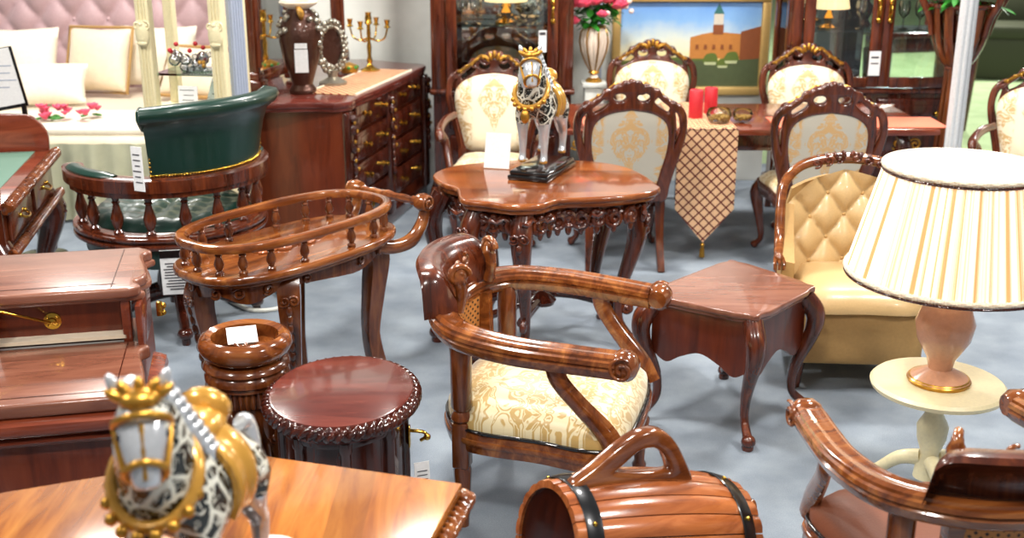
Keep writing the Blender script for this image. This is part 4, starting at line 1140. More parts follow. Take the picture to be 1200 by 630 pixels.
# ------------------------------------------------------------------ round-back armchair with cane
M['cane'] = lattice_mat('woven_cane', hexc(36, 18, 8), hexc(186, 122, 60), .024, (0, 2), .55)
M['damseat'] = damask('gold_damask_seat', hexc(218, 204, 164), hexc(184, 152, 90), (0, 1), .13, 17, None, .5, .32, .5)
def round_chair(label, loc, rot, s=1.0, seat='damseat', trim='black'):
    t = thing('round_armchair', label, 'chair', loc, rot); t.scale = (s, s, s)
    wd = M['amber']
    rail = cr([(-.315, -.30, .645), (-.33, -.15, .655), (-.335, .02, .665), (-.29, .185, .675), (-.16, .285, .68), (0, .31, .68), (.16, .285, .68), (.29, .185, .675), (.335, .02, .665), (.33, -.15, .655), (.315, -.30, .645)], 7)
    prof = [(-.04, -.03), (-.03, -.042), (.03, -.042), (.04, -.03), (.046, -.012), (.04, -.006), (.048, .002), (.046, .014), (.038, .018), (.036, .026), (.022, .032), (.012, .028), (-.012, .028), (-.022, .032), (-.036, .026), (-.038, .018), (-.046, .014), (-.048, .002), (-.04, -.006), (-.046, -.012)]
    b = MB(); b.sweep(prof, rail)
    for sg in (-1, 1):
        b.lathe([(0, -.042), (.03, -.04), (.045, -.02), (.045, .02), (.03, .04), (0, .042)], 18, tr(sg*.315, -.325, .64) @ ry(pi/2))
        b.spiral(tr(sg*.36, -.325, .64) @ ry(pi/2), .04, 1.6, .008, .006)
    b.build('arm_rail', wd, t)
    # raised crest: thick curved board standing on the rear of the rail
    cp = ell(0, .0, .315, .30, 30, None, radians(50), radians(130)); N = len(cp); R = []
    for i, (x, y) in enumerate(cp):
        f = abs(i/(N-1)*2-1); h = .155*(1-f**12)**.5*(1-.10*f*f)+.004; n_ = V((x, y, 0)).normalized(); c = V((x, y, 0))
        lean = n_*.055
        ring = []
        for (o_, k) in ((-.018, 0), (-.02, .4), (-.02, .75), (-.018, .93), (.0, 1.0), (.04, .99), (.058, .9), (.04, .78), (.014, .6), (.01, .3), (.018, 0)):
            ring.append(c + n_*o_ + lean*k*k + V((0, 0, .695+h*k)))
        R.append(ring)
    b = MB(); b.rings(R, False, True); b.build('crest', M['mahog'], t)
    for sg in (-1, 1):
        b = MB(); a = radians(90-sg*33); x, y = cos(a)*.30, sin(a)*.28
        b.tube(cr([(x, y, .83), (x*.98, y*.98, .80), (x*.96, y*.95, .77), (x*.98, y*.96, .735), (x*1.0, y*1.0, .70)], 5), [.012, .024, .02, .017, .022], 10)
        b.spiral(tr(x*.98, y*.98, .815) @ rz(a) @ rx(pi/2), .034, 1.5, .016, .011); b.build('volute', wd, t)
        b = MB(); b.spiral(tr(sg*.04, .275, .80) @ rx(pi/2), .026, 1.3, .008, .006, hand=sg); b.build('crest_scroll', wd, t)
    b = MB(); cp2 = ell(0, 0, .29, .295, 20, None, radians(58), radians(122))
    R = []
    for x, y in cp2: R.append([V((x, y, .46)), V((x*.97, y*.97, .46)), V((x*.97, y*.97, .655)), V((x, y, .655))])
    b.rings(R, False, True); b.build('cane_panel', M['cane'], t)
    for a in (58, 122):
        a = radians(a); b = MB(); b.tube([(cos(a)*.26, sin(a)*.27, .33), (cos(a)*.285, sin(a)*.29, .66)], .022, 8, square=True); b.build('back_stile', wd, t)
    so = cr([(-.30, -.29), (0, -.335), (.30, -.29), (.30, -.05), (.28, .18), (.15, .285), (0, .3), (-.15, .285), (-.28, .18), (-.30, -.05)], 6, True)
    b = MB(); b.prism(so, .275, .345, bev=.012); b.prism([(x*1.02, y*1.02) for x, y in so], .305, .325, bev=.006); b.build('seat_rail', wd, t)
    b = MB(); b.puff([(x*.97, y*.97) for x, y in so], .09, tr(0, 0, .345), 8, .035); b.build('seat', M[seat], t, smooth=80)
    b = MB(); tp = [(x*.985, y*.985, .35) for x, y in so]; b.rope(tp, .006, True, 2, .014, 8, .6, .2); b.build('braid', M[trim], t)
    for sg in (-1, 1):
        b = MB(); b.tube(cr([(sg*.32, -.12, .645), (sg*.325, -.13, .58), (sg*.31, -.19, .50), (sg*.295, -.27, .41), (sg*.29, -.31, .335)], 6), [.026, .024, .024, .028, .03], 10, squash=(1.25, .8)); b.spiral(tr(sg*.325, -.13, .63) @ ry(pi/2), .026, 1.3, .016, .01); b.build('arm_support', wd, t)
        b = MB(); b.box(sg*.275, -.285, .295, .055, .055, .12, bev=.008); b.lathe([(.024, .25), (.034, .235), (.02, .22), (.032, .2), (.022, .1), (.018, .04), (.026, .025), (.022, 0)], 14, tr(sg*.275, -.285, 0)); b.build('leg', M['ambz'], t)
        b = MB(); x, y = sg*.255, .195
        b.box(x, y, .29, .055, .055, .16, bev=.008); b.lathe([(.022, .65), (.034, .62), (.034, .42), (.024, .405), (.034, .39), (.036, .38), (.024, .365)], 14, tr(x, y, 0)); b.lathe([(.026, .22), (.03, .2), (.024, .1), (.02, 0)], 10, tr(x, y, 0)); b.build('leg', M['ambz'], t)
    return t
round_chair('round backed armchair with gold damask seat, raised crest and cane panel', (.105, 3.70, 0), radians(74), 1.05)

# ------------------------------------------------------------------ gallery tea trolley
tl = thing('tea_trolley', 'carved oval tea trolley with spindle gallery and scrolled push handle', 'trolley', (-.905, 4.55, 0), radians(52))
def sup(a_, b_, n_, k=56, z=None):
    out = []
    for i in range(k):
        t_ = 2*pi*i/k; c, s_ = cos(t_), sin(t_)
        out.append((a_*abs(c)**(2/n_)*(1 if c >= 0 else -1), b_*abs(s_)**(2/n_)*(1 if s_ >= 0 else -1)) + (() if z is None else (z,)))
    return out
b = MB(); b.prism(sup(.505, .27, 2.7), .648, .68, bev=.013, seg=3); b.prism(sup(.485, .25, 2.7), .632, .65, bev=.006); b.build('tray', M['amber'], tl)
rl = sup(.47, .24, 2.7, 72, .785)
b = MB(); b.sweep([(-.017, -.016), (.017, -.016), (.022, 0), (.016, .013), (0, .018), (-.016, .013), (-.022, 0)], rl, True); b.build('gallery_rail', M['amber'], tl)
rp = sup(.46, .23, 2.7, 72)
for k in range(18):
    x, y = rp[k*4]
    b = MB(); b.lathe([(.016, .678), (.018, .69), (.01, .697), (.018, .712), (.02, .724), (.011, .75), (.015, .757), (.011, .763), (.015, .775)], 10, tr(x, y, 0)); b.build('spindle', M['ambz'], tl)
b = MB()
for sg in (-1, 1):
    for q in (-1, 1):
        b.spiral(tr(sg*.06, q*.025, .684), .042, 1.5, .014, .01, hand=sg*q); b.add_ball(tr(sg*.13, q*.016, .684), (.05, .02, .012))
b.add_ball(tr(0, 0, .686), (.035, .035, .018)); b.build('rosette', M['stave'], tl)
ap = sup(.44, .2, 3.0, 60)
b = MB(); b.rings([[V((x, y, .635)), V((x*.95, y*.95, .635)), V((x*.95, y*.95, .57+.018*sin(i*.63))), V((x, y, .57+.018*sin(i*.63)))] for i, (x, y) in enumerate(ap)], True, False)
for i in range(0, 60, 4):
    x, y = ap[i]; x2, y2 = ap[(i+1) % 60]; a = atan2(y2-y, x2-x)
    b.spiral(tr(x*1.02, y*1.02, .60) @ rz(a) @ rx(pi/2), .024, 1.4, .009, .006, hand=1 if (i//4) % 2 else -1)
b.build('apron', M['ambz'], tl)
for sg, q, x, y in ((-1, 1, -.37, .07), (-1, -1, -.16, -.165), (1, -1, .37, -.07), (1, 1, .16, .165)):
    if True:
        b = MB(); ox, oy = x/hypot(x, y), y/hypot(x, y)
        b.tube(cr([(x, y, .63), (x+ox*.04, y+oy*.04, .54), (x+ox*.02, y+oy*.02, .38), (x+ox*.0, y+oy*.0, .2), (x+ox*.03, y+oy*.03, .02)], 6), [.045, .046, .038, .03, .034], 12, square=True)
        a = atan2(oy, ox); m0 = tr(x+ox*.085, y+oy*.085, 0) @ rz(a+pi/2) @ rx(pi/2)
        for h in (-1, 1): b.spiral(m0 @ tr(h*.018, .54, 0), .022, 1.4, .008, .006, hand=h)
        for k in range(7): b.ball((x+ox*(.078-.006*k), y+oy*(.078-.006*k), .5-.04*k), (.014, .014, .024), 8)
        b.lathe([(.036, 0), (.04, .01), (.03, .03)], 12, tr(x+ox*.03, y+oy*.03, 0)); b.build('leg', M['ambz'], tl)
for q in (-1, 1):
    b = MB(); b.tube(cr([(.32, q*.14, .62), (.42, q*.18, .60), (.51, q*.2, .615), (.575, q*.205, .68), (.595, q*.205, .75)], 6), [.03, .032, .034, .03, .024], 10, squash=(1.0, .75)); b.lathe([(0, -.03), (.035, -.028), (.042, 0), (.035, .028), (0, .03)], 18, tr(.585, q*.205, .765) @ rx(pi/2)); b.spiral(tr(.585, q*.235, .765) @ rx(pi/2), .036, 1.6, .008, .006); b.build('handle_arm', M['amber'], tl)
b = MB(); b.lathe([(.014, -.21), (.02, -.2), (.014, -.17), (.024, -.15), (.016, -.13), (.022, -.1), (.018, -.04), (.026, 0), (.018, .04), (.022, .1), (.016, .13), (.024, .15), (.014, .17), (.02, .2), (.014, .21)], 16, tr(.585, 0, .765) @ rx(pi/2), flute=(8, .12, -.2, .2)); b.build('handle_bar', M['amber'], tl)

# ------------------------------------------------------------------ carved umbrella stand
us = thing('umbrella_stand', 'turned and carved wooden pot stand with a thick ring rim and leaf column', 'stand', (-.895, 3.64, 0))
b = MB(); b.lathe([(.118, .56), (.14, .575), (.155, .60), (.156, .615), (.148, .635), (.13, .645), (.112, .635), (.108, .60), (.108, .5), (.0, .5)], 40); b.build('rim', M['amber'], us)
b = MB(); b.lathe([(0, .56), (.112, .56), (.112, .578), (0, .578)], 32); b.build('inner_tray', M['ambz'], us)
b = MB(); b.lathe([(.12, .56), (.14, .55), (.145, .535), (.132, .522), (.142, .51), (.143, .495), (.13, .485), (.134, .475), (.12, .47)], 40); b.build('ring_moulding', M['ambz'], us)
b = MB(); b.lathe([(.118, .475), (.128, .46), (.126, .415), (.108, .405)], 144, flute=(36, .1, .41, .466)); b.build('fluted_band', M['ambz'], us)
b = MB(); b.lathe([(.1, .41), (.112, .36), (.104, .26), (.085, .15), (.1, .08), (.14, .05), (.15, .02), (.15, 0)], 36)
for row, (z, n_) in enumerate(((.34, 9), (.24, 9), (.15, 8))):
    for k in range(n_):
        a = 2*pi*(k+.5*(row % 2))/n_; r = .112-.012*row
        m = rz(a) @ tr(r, 0, z) @ ry(radians(-8))
        b.add_ball(m, (.016, .034, .06)); b.spiral(m @ tr(.01, 0, -.045) @ ry(pi/2), .022, 1.3, .009, .006, hand=1 if k % 2 else -1)
        b.tube([m @ V(p) for p in ((.016, 0, -.06), (.02, 0, 0), (.014, 0, .055))], .005, 6)
b.build('leaf_column', M['ambz'], us)
b = MB(); b.tube(cr([(-.12, -.06, .44), (-.2, -.08, .44), (-.26, -.07, .36), (-.27, -.05, .25), (-.22, -.03, .12), (-.13, 0, .06)], 6), .018, 10); b.tube([(-.15, -.09, .43), (-.155, -.1, .2)], .015, 8); b.build('side_bracket', M['ambz'], us)
dk = tag(MB().box(0, 0, .007, .09, .17, .014, bev=.006).build('wooden_paddle', M['amber'], None, loc=(-.87, 3.685, .580), rotz=radians(-58)), 'small wooden paddle with a hand hole lying inside the pot stand', 'paddle')
b = MB(); b.tube(ell(.0, -.055, .03, .018, 18, .016), .008, 8, True); b.build('handle_hole', M['ambz'], dk)
o = MB().box(0, 0, .0015, .1, .075, .002, m=rx(radians(28))).build('paper_slip', M['white'], None, loc=(-.915, 3.685, .617), rotz=.3); tag(o, 'white paper slip lying inside the rim of the pot stand', 'paper')

# ------------------------------------------------------------------ oval drum cabinet with rope edge
dc = thing('drum_cabinet', 'oval dark mahogany drum cabinet with twisted rope edge', 'cabinet', (-.535, 3.37, 0))
b = MB(); b.prism(ell(0, 0, .225, .275, 56), .535, .56, bev=.008); b.prism(ell(0, 0, .205, .255, 48), .49, .537); b.build('top', M['darkx'], dc)
b = MB(); b.rope(ell(0, 0, .225, .275, 90, .532), .021, True, 3, .085, 16, .2, .4); b.build('rope_moulding', M['dark'], dc)
b = MB(); b.prism(ell(0, 0, .185, .235, 48), .06, .50); b.prism(ell(0, 0, .21, .26, 48), 0, .07, bev=.012); b.prism(ell(0, 0, .2, .25, 48), .47, .5, bev=.008)
b.build('carcase', M['dark'], dc)
for k in range(8):
    a = 2*pi*k/8+.2; x, y = .19*cos(a), .24*sin(a)
    b = MB(); b.lathe([(.022, .07), (.022, .1), (.016, .11), (.018, .3), (.016, .45), (.022, .46), (.022, .49)], 12, tr(x, y, 0)); b.build('column', M['dark'], dc)
b = MB(); b.box(.205, .03, .38, .006, .03, .07, bev=.002); b.tube(cr([(.207, .03, .40), (.25, .03, .395), (.26, .03, .38), (.24, .03, .365)], 5), .006, 8); b.ball((.262, .03, .378), .012, 10); b.build('pull', M['brass'], dc)
o = MB().box(0, 0, .07, .05, .003, .13, m=rx(-.15)).build('price_tag', M['white'], None, loc=(-.285, 3.36, .165), rotz=radians(20)); tag(o, 'white printed price tag hanging at the right of the drum cabinet', 'price tag')
b = MB()
for k in range(6): b.box(0, -.0025, .035+.014*k, .034, .001, .003, m=rx(-.15))
b.build('printed_lines', M['ink'], o)

# ------------------------------------------------------------------ stepped secretaire chest at left
cs = thing('secretaire_chest', 'rosewood chest with stepped moulded tops, open recess and brass stay at left', 'chest', (-1.09, 3.13, 0), radians(12))
def slab_outline(x0, x1, y0, y1, og):
    return [(x0, y0), (x1-og, y0)] + cr([(x1-og, y0), (x1-.01, y0+.03), (x1-.03, y0+.08), (x1, y0+.14), (x1-.012, (y0+y1)/2+.02), (x1-.03, y1-.1), (x1-.005, y1-.05), (x1-og, y1)], 5)[1:] + [(x0, y1)]
b = MB(); b.prism(slab_outline(-1.3, .0, .0, .46, .05), .60, .645, bev=.012, seg=3); b.box(-.45, .0, .60, .002, .002, .002); b.build('lower_top', M['chestw'], cs)
b = MB(); b.box(-.075, .23, .6462, .003, .44, .0006); b.box(-.66, .05, .6462, 1.16, .003, .0006); b.build('inlay_line', M['dark'], cs)
b = MB(); b.sweep([(0, 0), (.03, .004), (.045, .02), (.04, .045), (.02, .055), (.0, .06)], [(-1.3, .02, .54), (-.04, .02, .54), (-.0, .06, .54), (-.0, .46, .54)]); b.build('moulding', M['mahogx'], cs)
b = MB(); b.sweep([(0, 0), (.02, .0), (.028, .012), (.014, .024), (0, .026)], [(-1.3, .02, .512), (-.04, .02, .512), (-.01, .05, .512), (-.01, .46, .512)]); b.build('lower_moulding', M['mahogx'], cs)
b = MB(); b.box(-.66, .42, .3, 1.26, .78, .6, bev=.006); b.build('carcase', M['panel'], cs)
b = MB(); b.box(-.63, .485, .66, 1.1, .05, .012); b.build('recess_lining', M['satin'], cs)
b = MB(); b.box(-.66, .52, .71, 1.14, .02, .16); b.build('recess_panel', M['panel'], cs)
b = MB(); b.box(-.075, .49, .71, .03, .06, .15, bev=.006); b.box(-.03, .56, .70, .02, .3, .16, bev=.005); b.build('end_cheek', M['mahogx'], cs)
b = MB(); b.prism(slab_outline(-1.3, -.01, .43, .90, .05), .80, .835, bev=.012, seg=3); b.prism(slab_outline(-1.3, .0, .46, .89, .04), .78, .802, bev=.01); b.build('upper_top', M['chestw'], cs)
b = MB(); b.box(-.11, .66, .8362, .003, .44, .0006); b.box(-.7, .485, .8362, 1.2, .003, .0006); b.build('inlay_line', M['dark'], cs)
b = MB(); b.lathe([(.028, 0), (.028, .004), (.014, .008), (.012, .016), (0, .02)], 20, tr(-.31, .508, .715) @ rx(pi/2))
for k in range(4): b.ball((-.31+.019*cos(k*pi/2+.8), .502, .715+.019*sin(k*pi/2+.8)), .004, 6)
b.build('rosette', M['brass'], cs)
b = MB(); b.tube([(-.315, .49, .715), (-.56, .34, .86)], .005, 8); b.ball((-.56, .34, .86), .008, 8); b.build('stay', M['brass'], cs)
b = MB(); b.box(.018, .6, .70, .02, .02, .05, bev=.003); b.ball((.03, .6, .71), .012, 8); b.ball((.03, .6, .685), .01, 8); b.build('hinge', M['brass'], cs)
card('price_tag', 'white printed card tucked at left in the recess of the rosewood chest', (-1.70, 3.44, .652), .13, .12, radians(10), -.35, 7, seed=12)

# ------------------------------------------------------------------ writing desk with green leather top
dk = thing('writing_desk', 'carved writing desk with green leather top and rope edge at the left', 'desk', (-2.155, 4.80, 0), radians(10.6))
L_ = 1.16; Wk = 1.1
b = MB(); b.box(-Wk/2, L_/2, .765, Wk, L_, .03, bev=.008); b.build('top', M['mahogx'], dk)
b = MB(); b.box(-Wk/2-.0, L_/2, .7815, Wk-.17, L_-.16, .003); b.build('leather_inset', simple('green_leather_top', hexc(92, 128, 112), .4), dk)
b = MB(); b.rope([(.0, 0, .758), (.0, L_, .758)], .024, False, 3, .09, 16, .2, .4); b.build('rope_moulding', M['ambz'], dk)
b = MB(); b.rope([(.0, 0, .55), (.0, L_, .55)], .02, False, 3, .09, 16, .2, .4); b.build('lower_rope_moulding', M['ambz'], dk)
b = MB(); b.box(-Wk/2, L_/2, .65, Wk-.06, L_-.06, .2); b.build('carcase', M['mahog'], dk, smooth=0)
for y in (.32, .84):
    b = MB(); b.box(-.022, y, .655, .02, .44, .14, bev=.008); d_ = b.build('drawer', M['mahog'], dk)
    b = MB(); b.tube(cr([(-.01, y-.05, .66), (.015, y-.03, .645), (.015, y+.03, .645), (-.01, y+.05, .66)], 4), .006, 8); b.ball((-.01, y-.05, .66), .012, 8); b.ball((-.01, y+.05, .66), .012, 8); b.build('handle', M['brass'], d_)
def gallery(y, x1, h, nm):
    o_ = [(-Wk, 0), (x1, 0)] + cr([(x1, 0), (x1+.0, h*.45), (x1-.04, h*.8), (x1-.12, h), (-.5, h*1.05), (-Wk, h*1.08)], 5)[1:]
    b = MB(); b.plate([o_], .03, .006, tr(0, y, .78) @ rx(pi/2)); b.build(nm, M['mahogx'], dk)
gallery(L_-.02, -.03, .18, 'gallery_board'); gallery(.02, -.03, .17, 'gallery_board')
for x, y in ((-.09, .08), (-.09, L_-.08), (-Wk+.09, .08), (-Wk+.09, L_-.08)):
    b = MB(); cabriole(b, x, y, .56, (.8 if x > -.3 else -.8), (-.6 if y < .5 else .6), 1.5); b.build('leg', M['dark'], dk)
ss = thing('sign_stand', 'black framed white notice on a floor stand behind the writing desk', 'sign', (-2.76, 6.55, 0), radians(12))
b = MB(); b.lathe([(.14, 0), (.14, .012), (.02, .03), (.015, .9)], 20); b.build('stem', M['black'], ss)
b = MB(); b.box(-.16, 0, 1.06, .32, .016, .34, m=tr(0, 0, 1.06) @ ry(-.16) @ tr(0, 0, -1.06), bev=.003); b.build('frame', M['black'], ss)
b = MB(); b.box(-.165, -.01, 1.068, .3, .003, .315, m=tr(0, 0, 1.06) @ ry(-.16) @ tr(0, 0, -1.06)); b.build('sheet', M['white'], ss)
b = MB()
for k in range(4): b.box(-.07-.02*(k % 2), -.0122, 1.12-.04*k, .06+.02*(k % 3), .001, .006)
b.build('printed_lines', M['bluegrey'], ss)

# ------------------------------------------------------------------ green captain's swivel chair
cc = thing('captain_chair', 'green leather captain swivel chair with spindle ring and rolled backrest', 'chair', (-1.66, 5.50, 0), radians(46))
R0 = .43
def arcp(r, a0, a1, z, n=40): return [(sin(radians(lerp(a0, a1, i/n)))*r, -cos(radians(lerp(a0, a1, i/n)))*r, z) for i in range(n+1)]
rp_ = [(-.05, -.034), (.03, -.034), (.044, -.03), (.048, -.022), (.04, -.014), (.05, -.008), (.052, .002), (.044, .008), (.05, .014), (.048, .024), (.03, .03), (-.03, .03), (-.05, .02)]
b = MB(); b.sweep(rp_, list(reversed(arcp(R0, -118, 118, .80)))); b.sweep([(p[0]*.8, p[1]*.7) for p in rp_], list(reversed(arcp(R0, -100, 100, .765))))
for sg in (-1, 1):
    a = radians(118); b.lathe([(0, -.03), (.045, -.025), (.05, 0), (.045, .025), (0, .03)], 16, tr(sg*sin(a)*R0, -cos(a)*R0, .80))
b.build('arm_rail', M['mahog'], cc)
b = MB(); b.prism(ell(0, .0, R0+.01, R0+.01, 64), .485, .56, bev=.012); b.prism(ell(0, 0, R0+.03, R0+.03, 64), .53, .55, bev=.008); b.prism(ell(0, 0, R0+.03, R0+.03, 64), .498, .518, bev=.008); b.build('seat_frame', M['mahog'], cc)
for k in range(11):
    a = -108+216*k/10
    x, y, _ = arcp(R0-.015, a, a, 0, 1)[0]
    b = MB(); b.lathe([(.02, .555), (.024, .57), (.014, .58), (.026, .61), (.03, .635), (.018, .68), (.013, .7), (.02, .708), (.014, .716), (.022, .74), (.024, .755)], 12, tr(x, y, 0)); b.build('spindle', M['mahog'], cc)
# tufted seat cushion
b = MB(); Rr = []
n_ = 60
for j in range(14):
    t_ = j/13; r = (R0-.05)*(1-t_)+.004
    ring = []
    for i in range(n_):
        a = 2*pi*i/n_; x, y = r*cos(a), r*sin(a)
        tuft = (abs(sin(pi*(x+y)/.13))*abs(sin(pi*(x-y)/.13)))**.45
        edge = min(1, t_*6)
        ring.append(V((x, y, .562+.035*edge**.5+.025*tuft*edge)))
    Rr.append(ring)
b.rings(Rr, False, True); b.build('seat_cushion', M['green'], cc, smooth=80)
b = MB(); b.lathe([(.0, .36), (.30, .36), (.39, .385), (.41, .43), (.40, .49), (0, .49)], 40); b.build('under_upholstery', M['green'], cc)
# backrest: outer and inner skins, rolled top
A0, A1 = -40, 57; R = []; N = 36
for i in range(N+1):
    a = radians(lerp(A0, A1, i/N)); f = abs(i/N*2-1); dx, dy = sin(a), -cos(a)
    h = .35*(1-.05*f**3)
    prof_ = [(.0, 0), (.012, .08), (.035, .2), (.06, .28), (.098, .30), (.118, .335), (.105, .365), (.065, .375), (.02, .355), (-.01, .3), (-.035, .2), (-.045, .08), (-.04, 0)]
    R.append([V((dx*(R0+o_), dy*(R0+o_), .822+h*z/.375)) for o_, z in prof_])
b = MB(); b.rings(R, False, True); bk = b.build('backrest', M['green'], cc, smooth=60)
for sg in (-1, 1):
    a = radians(A0-.6 if sg < 0 else A1+.6); b = MB()
    b.tube([V((sin(a)*(R0+o_), -cos(a)*(R0+o_), .822+.35*.95*z/.375)) for o_, z in [(.03, .26), (.07, .29), (.1, .32), (.095, .355), (.05, .365), (.02, .34)]], .012, 8); b.build('roll_piping', M['green'], bk)
b = MB()
for i in range(56):
    a = radians(lerp(A0+.5, A1-.5, i/55)); b.ball((sin(a)*(R0+.006), -cos(a)*(R0+.006), .838), .0065, 6)
for sg in (-1, 1):
    for j in range(14):
        a = radians(A0+.8 if sg < 0 else A1-.8); z = .838+.26*j/13; b.ball((sin(a)*(R0+.008+.05*(j/13)**2), -cos(a)*(R0+.008+.05*(j/13)**2), z), .0065, 6)
b.build('nailheads', M['brass'], bk)['kind'] = 'stuff'
for sg in (-1, 1):
    b = MB(); pth = arcp(R0, -114 if sg < 0 else 62, -62 if sg < 0 else 114, .826, 20)
    b.tube(pth, [.02]+[.036]*6+[.02], 10, squash=(.7, 1.1)); b.build('arm_pad', M['green'], cc)
for a in (-60, 0, 60, 180):
    x, y, _ = arcp(.3, a, a, 0, 1)[0]; b = MB(); b.box(0, 0, .45, .13, .05, .09, m=tr(x*1.36, y*1.36, 0) @ rz(radians(a)), bev=.008); b.build('frame_block', M['mahog'], cc)
b = MB(); b.lathe([(.12, .40), (.1, .37), (.075, .36), (.085, .30), (.1, .24), (.11, .18), (.09, .17), (.05, .16), (.05, .1), (0, .1)], 24); b.build('column', M['dark'], cc)
for k in range(4):
    a = pi/4+pi/2*k+.3; c, s_ = cos(a), sin(a); b = MB()
    b.tube(cr([(c*.04, s_*.04, .17), (c*.14, s_*.14, .15), (c*.26, s_*.26, .09), (c*.37, s_*.37, .06)], 5), [.05, .045, .036, .03], 10, squash=(1, .8)); b.ball((c*.37, s_*.37, .055), (.04, .04, .03), 10); b.lathe([(.02, 0), (.022, .03)], 10, tr(c*.37, s_*.37, 0)); b.build('leg', M['dark'], cc)
card('price_tag', 'white price tag hanging on the near edge of the green backrest', (-1.645, 5.005, .785), .06, .2, radians(-25), 0, 6, None, None, 3)
card('price_tag', 'large printed price tag with black header hanging below the green captain chair', (-1.50, 4.93, .33), .12, .21, radians(10), .05, 10, None, M['black'], 6)

# power strip on the carpet behind the trolley
pw = thing('power_strip', 'white power strip with cable on the carpet beyond the tea trolley', 'power strip', (-1.22, 5.9, 0), .5)
b = MB(); b.box(0, 0, .03, .1, .26, .06, bev=.02); b.build('body', M['whitep'], pw)
b = MB(); b.tube(cr([(0, -.12, .03), (-.1, -.25, .012), (-.25, -.2, .012), (-.3, .1, .012), (-.2, .3, .012)], 6), .011, 8); b.tube(cr([(.0, .05, .06), (.02, .1, .2), (.0, .16, .12), (0, .3, .012)], 6), .009, 8); b.build('cable', M['whitep'], pw)
b = MB()
for k in (-1, 0, 1): b.lathe([(.018, .058), (.016, .062), (0, .0605)], 14, tr(0, .07*k, 0))
b.build('socket', M['ink'], pw)
# ------------------------------------------------------------------ foreground table
FT = .72
ft = thing('octagonal_table', 'honey oak table with many sided top and rope edge in the foreground', 'table', (-.75, 2.0, 0))
pol = [(.631, .458), (.079, .616), (-.44, .413), (-.80, .27), (-.90, -.2), (-.55, -.55), (.0, -.62), (.42, -.45)]
b = MB(); b.prism(pol, FT-.03, FT, bev=.004); b.build('tabletop', M['honey'], ft)
def offs(poly, d):
    n = len(poly); out = []
    for i in range(n):
        x0, y0 = poly[i-1]; x1, y1 = poly[i]; x2, y2 = poly[(i+1) % n]
        a = V((x1-x0, y1-y0)).normalized(); c = V((x2-x1, y2-y1)).normalized()
        n1 = V((-a.y, a.x)); n2 = V((-c.y, c.x)); m_ = (n1+n2).normalized(); m_ *= d/max(.4, m_.dot(n1))
        out.append((x1+m_.x, y1+m_.y))
    return out
rp2 = offs(pol, -.012) if sum(pol[i-1][0]*pol[i][1]-pol[i][0]*pol[i-1][1] for i in range(len(pol))) > 0 else offs(pol, .012)
dense = []
for i in range(len(rp2)):
    a_, c_ = rp2[i], rp2[(i+1) % len(rp2)]
    for k in range(20): dense.append((lerp(a_[0], c_[0], k/20), lerp(a_[1], c_[1], k/20), FT-.043))
b = MB(); b.rope(dense, .017, True, 3, .075, 16, .22, .42); b.build('rope_edge', M['amber'], ft)
b = MB(); b.prism([(x*.86, y*.86) for x, y in pol], FT-.11, FT-.029); b.build('apron', M['mahog'], ft)
for x, y in ((.42, .3), (-.5, .2), (-.5, -.35), (.28, -.3)):
    n_ = hypot(x, y); b = MB(); cabriole(b, x, y, FT-.03, x/n_, y/n_, 1.2); b.build('leg', M['mahog'], ft)
horse('large blurred silver and gold horse statuette on the foreground table', (-.57, 1.86, FT+.002), radians(-11), .89)
t = thing('trinket_dish', 'small cream speckled ornament at the bottom edge beside the foreground horse', 'ornament', (-.50, 2.10, FT+.001))
b = MB(); b.lathe([(.035, 0), (.04, .01), (.05, .03), (.05, .045), (.03, .056), (0, .06)], 24, sx=1.2); b.build('body', M['pale'], t)
b = MB(); rnd = random.Random(2)
for k in range(10): a = rnd.random()*6.28; q = rnd.uniform(.01, .045); b.ball((cos(a)*q*1.2, sin(a)*q, .058-.3*q*q*10*.15), .004, 6)
b.build('speckle', M['rose'], t)['kind'] = 'stuff'

# ------------------------------------------------------------------ stave barrel with carved handle
ba = thing('barrel', 'wooden stave barrel lying on its side with black bands and arched handle', 'barrel', (.345, 2.78, 0), radians(25))
BR, BL, BZ = .205, .29, .365
AX = tr(0, 0, BZ) @ ry(pi/2)
def brad(x): return BR*(1-.16*(x/BL)**2)
NS = 22
b = MB()
for k in range(NS):
    a0, a1 = 2*pi*(k+.03)/NS, 2*pi*(k+.97)/NS; R = []
    for j in range(13):
        x = -BL+2*BL*j/12; r = brad(x); ring = []
        for q in range(4):
            a = lerp(a0, a1, q/3); rr = r - (.004 if q in (0, 3) else 0)
            ring.append(V((x, cos(a)*rr, BZ+sin(a)*rr)))
        for q in range(3, -1, -1):
            a = lerp(a0, a1, q/3); ring.append(V((x, cos(a)*(r-.02), BZ+sin(a)*(r-.02))))
        R.append(ring)
    b.rings(R, False, True)
b.build('staves', M['stave'], ba)
b = MB(); b.lathe([(0, -.05), (brad(.1)-.022, -.05), (brad(.1)-.022, -.03), (0, -.03)], 40, tr(.0, 0, BZ) @ ry(pi/2)); b.build('inner_board', M['dark'], ba)
b = MB(); b.lathe([(brad(x)-.024, x) for x in [-BL+.01+(2*BL-.03)*i/10 for i in range(11)]] + [(brad(x)-.019, x) for x in [BL-.02-(2*BL-.03)*i/10 for i in range(11)]], 44, AX); b.build('added_liner', M['dark'], ba)  # added tube behind the staves, stops light showing through their gaps
b = MB(); b.lathe([(0, BL-.04), (brad(BL)-.018, BL-.04), (brad(BL)-.018, BL-.02), (0, BL-.02)], 40, AX); b.build('end_board', M['stave'], ba)
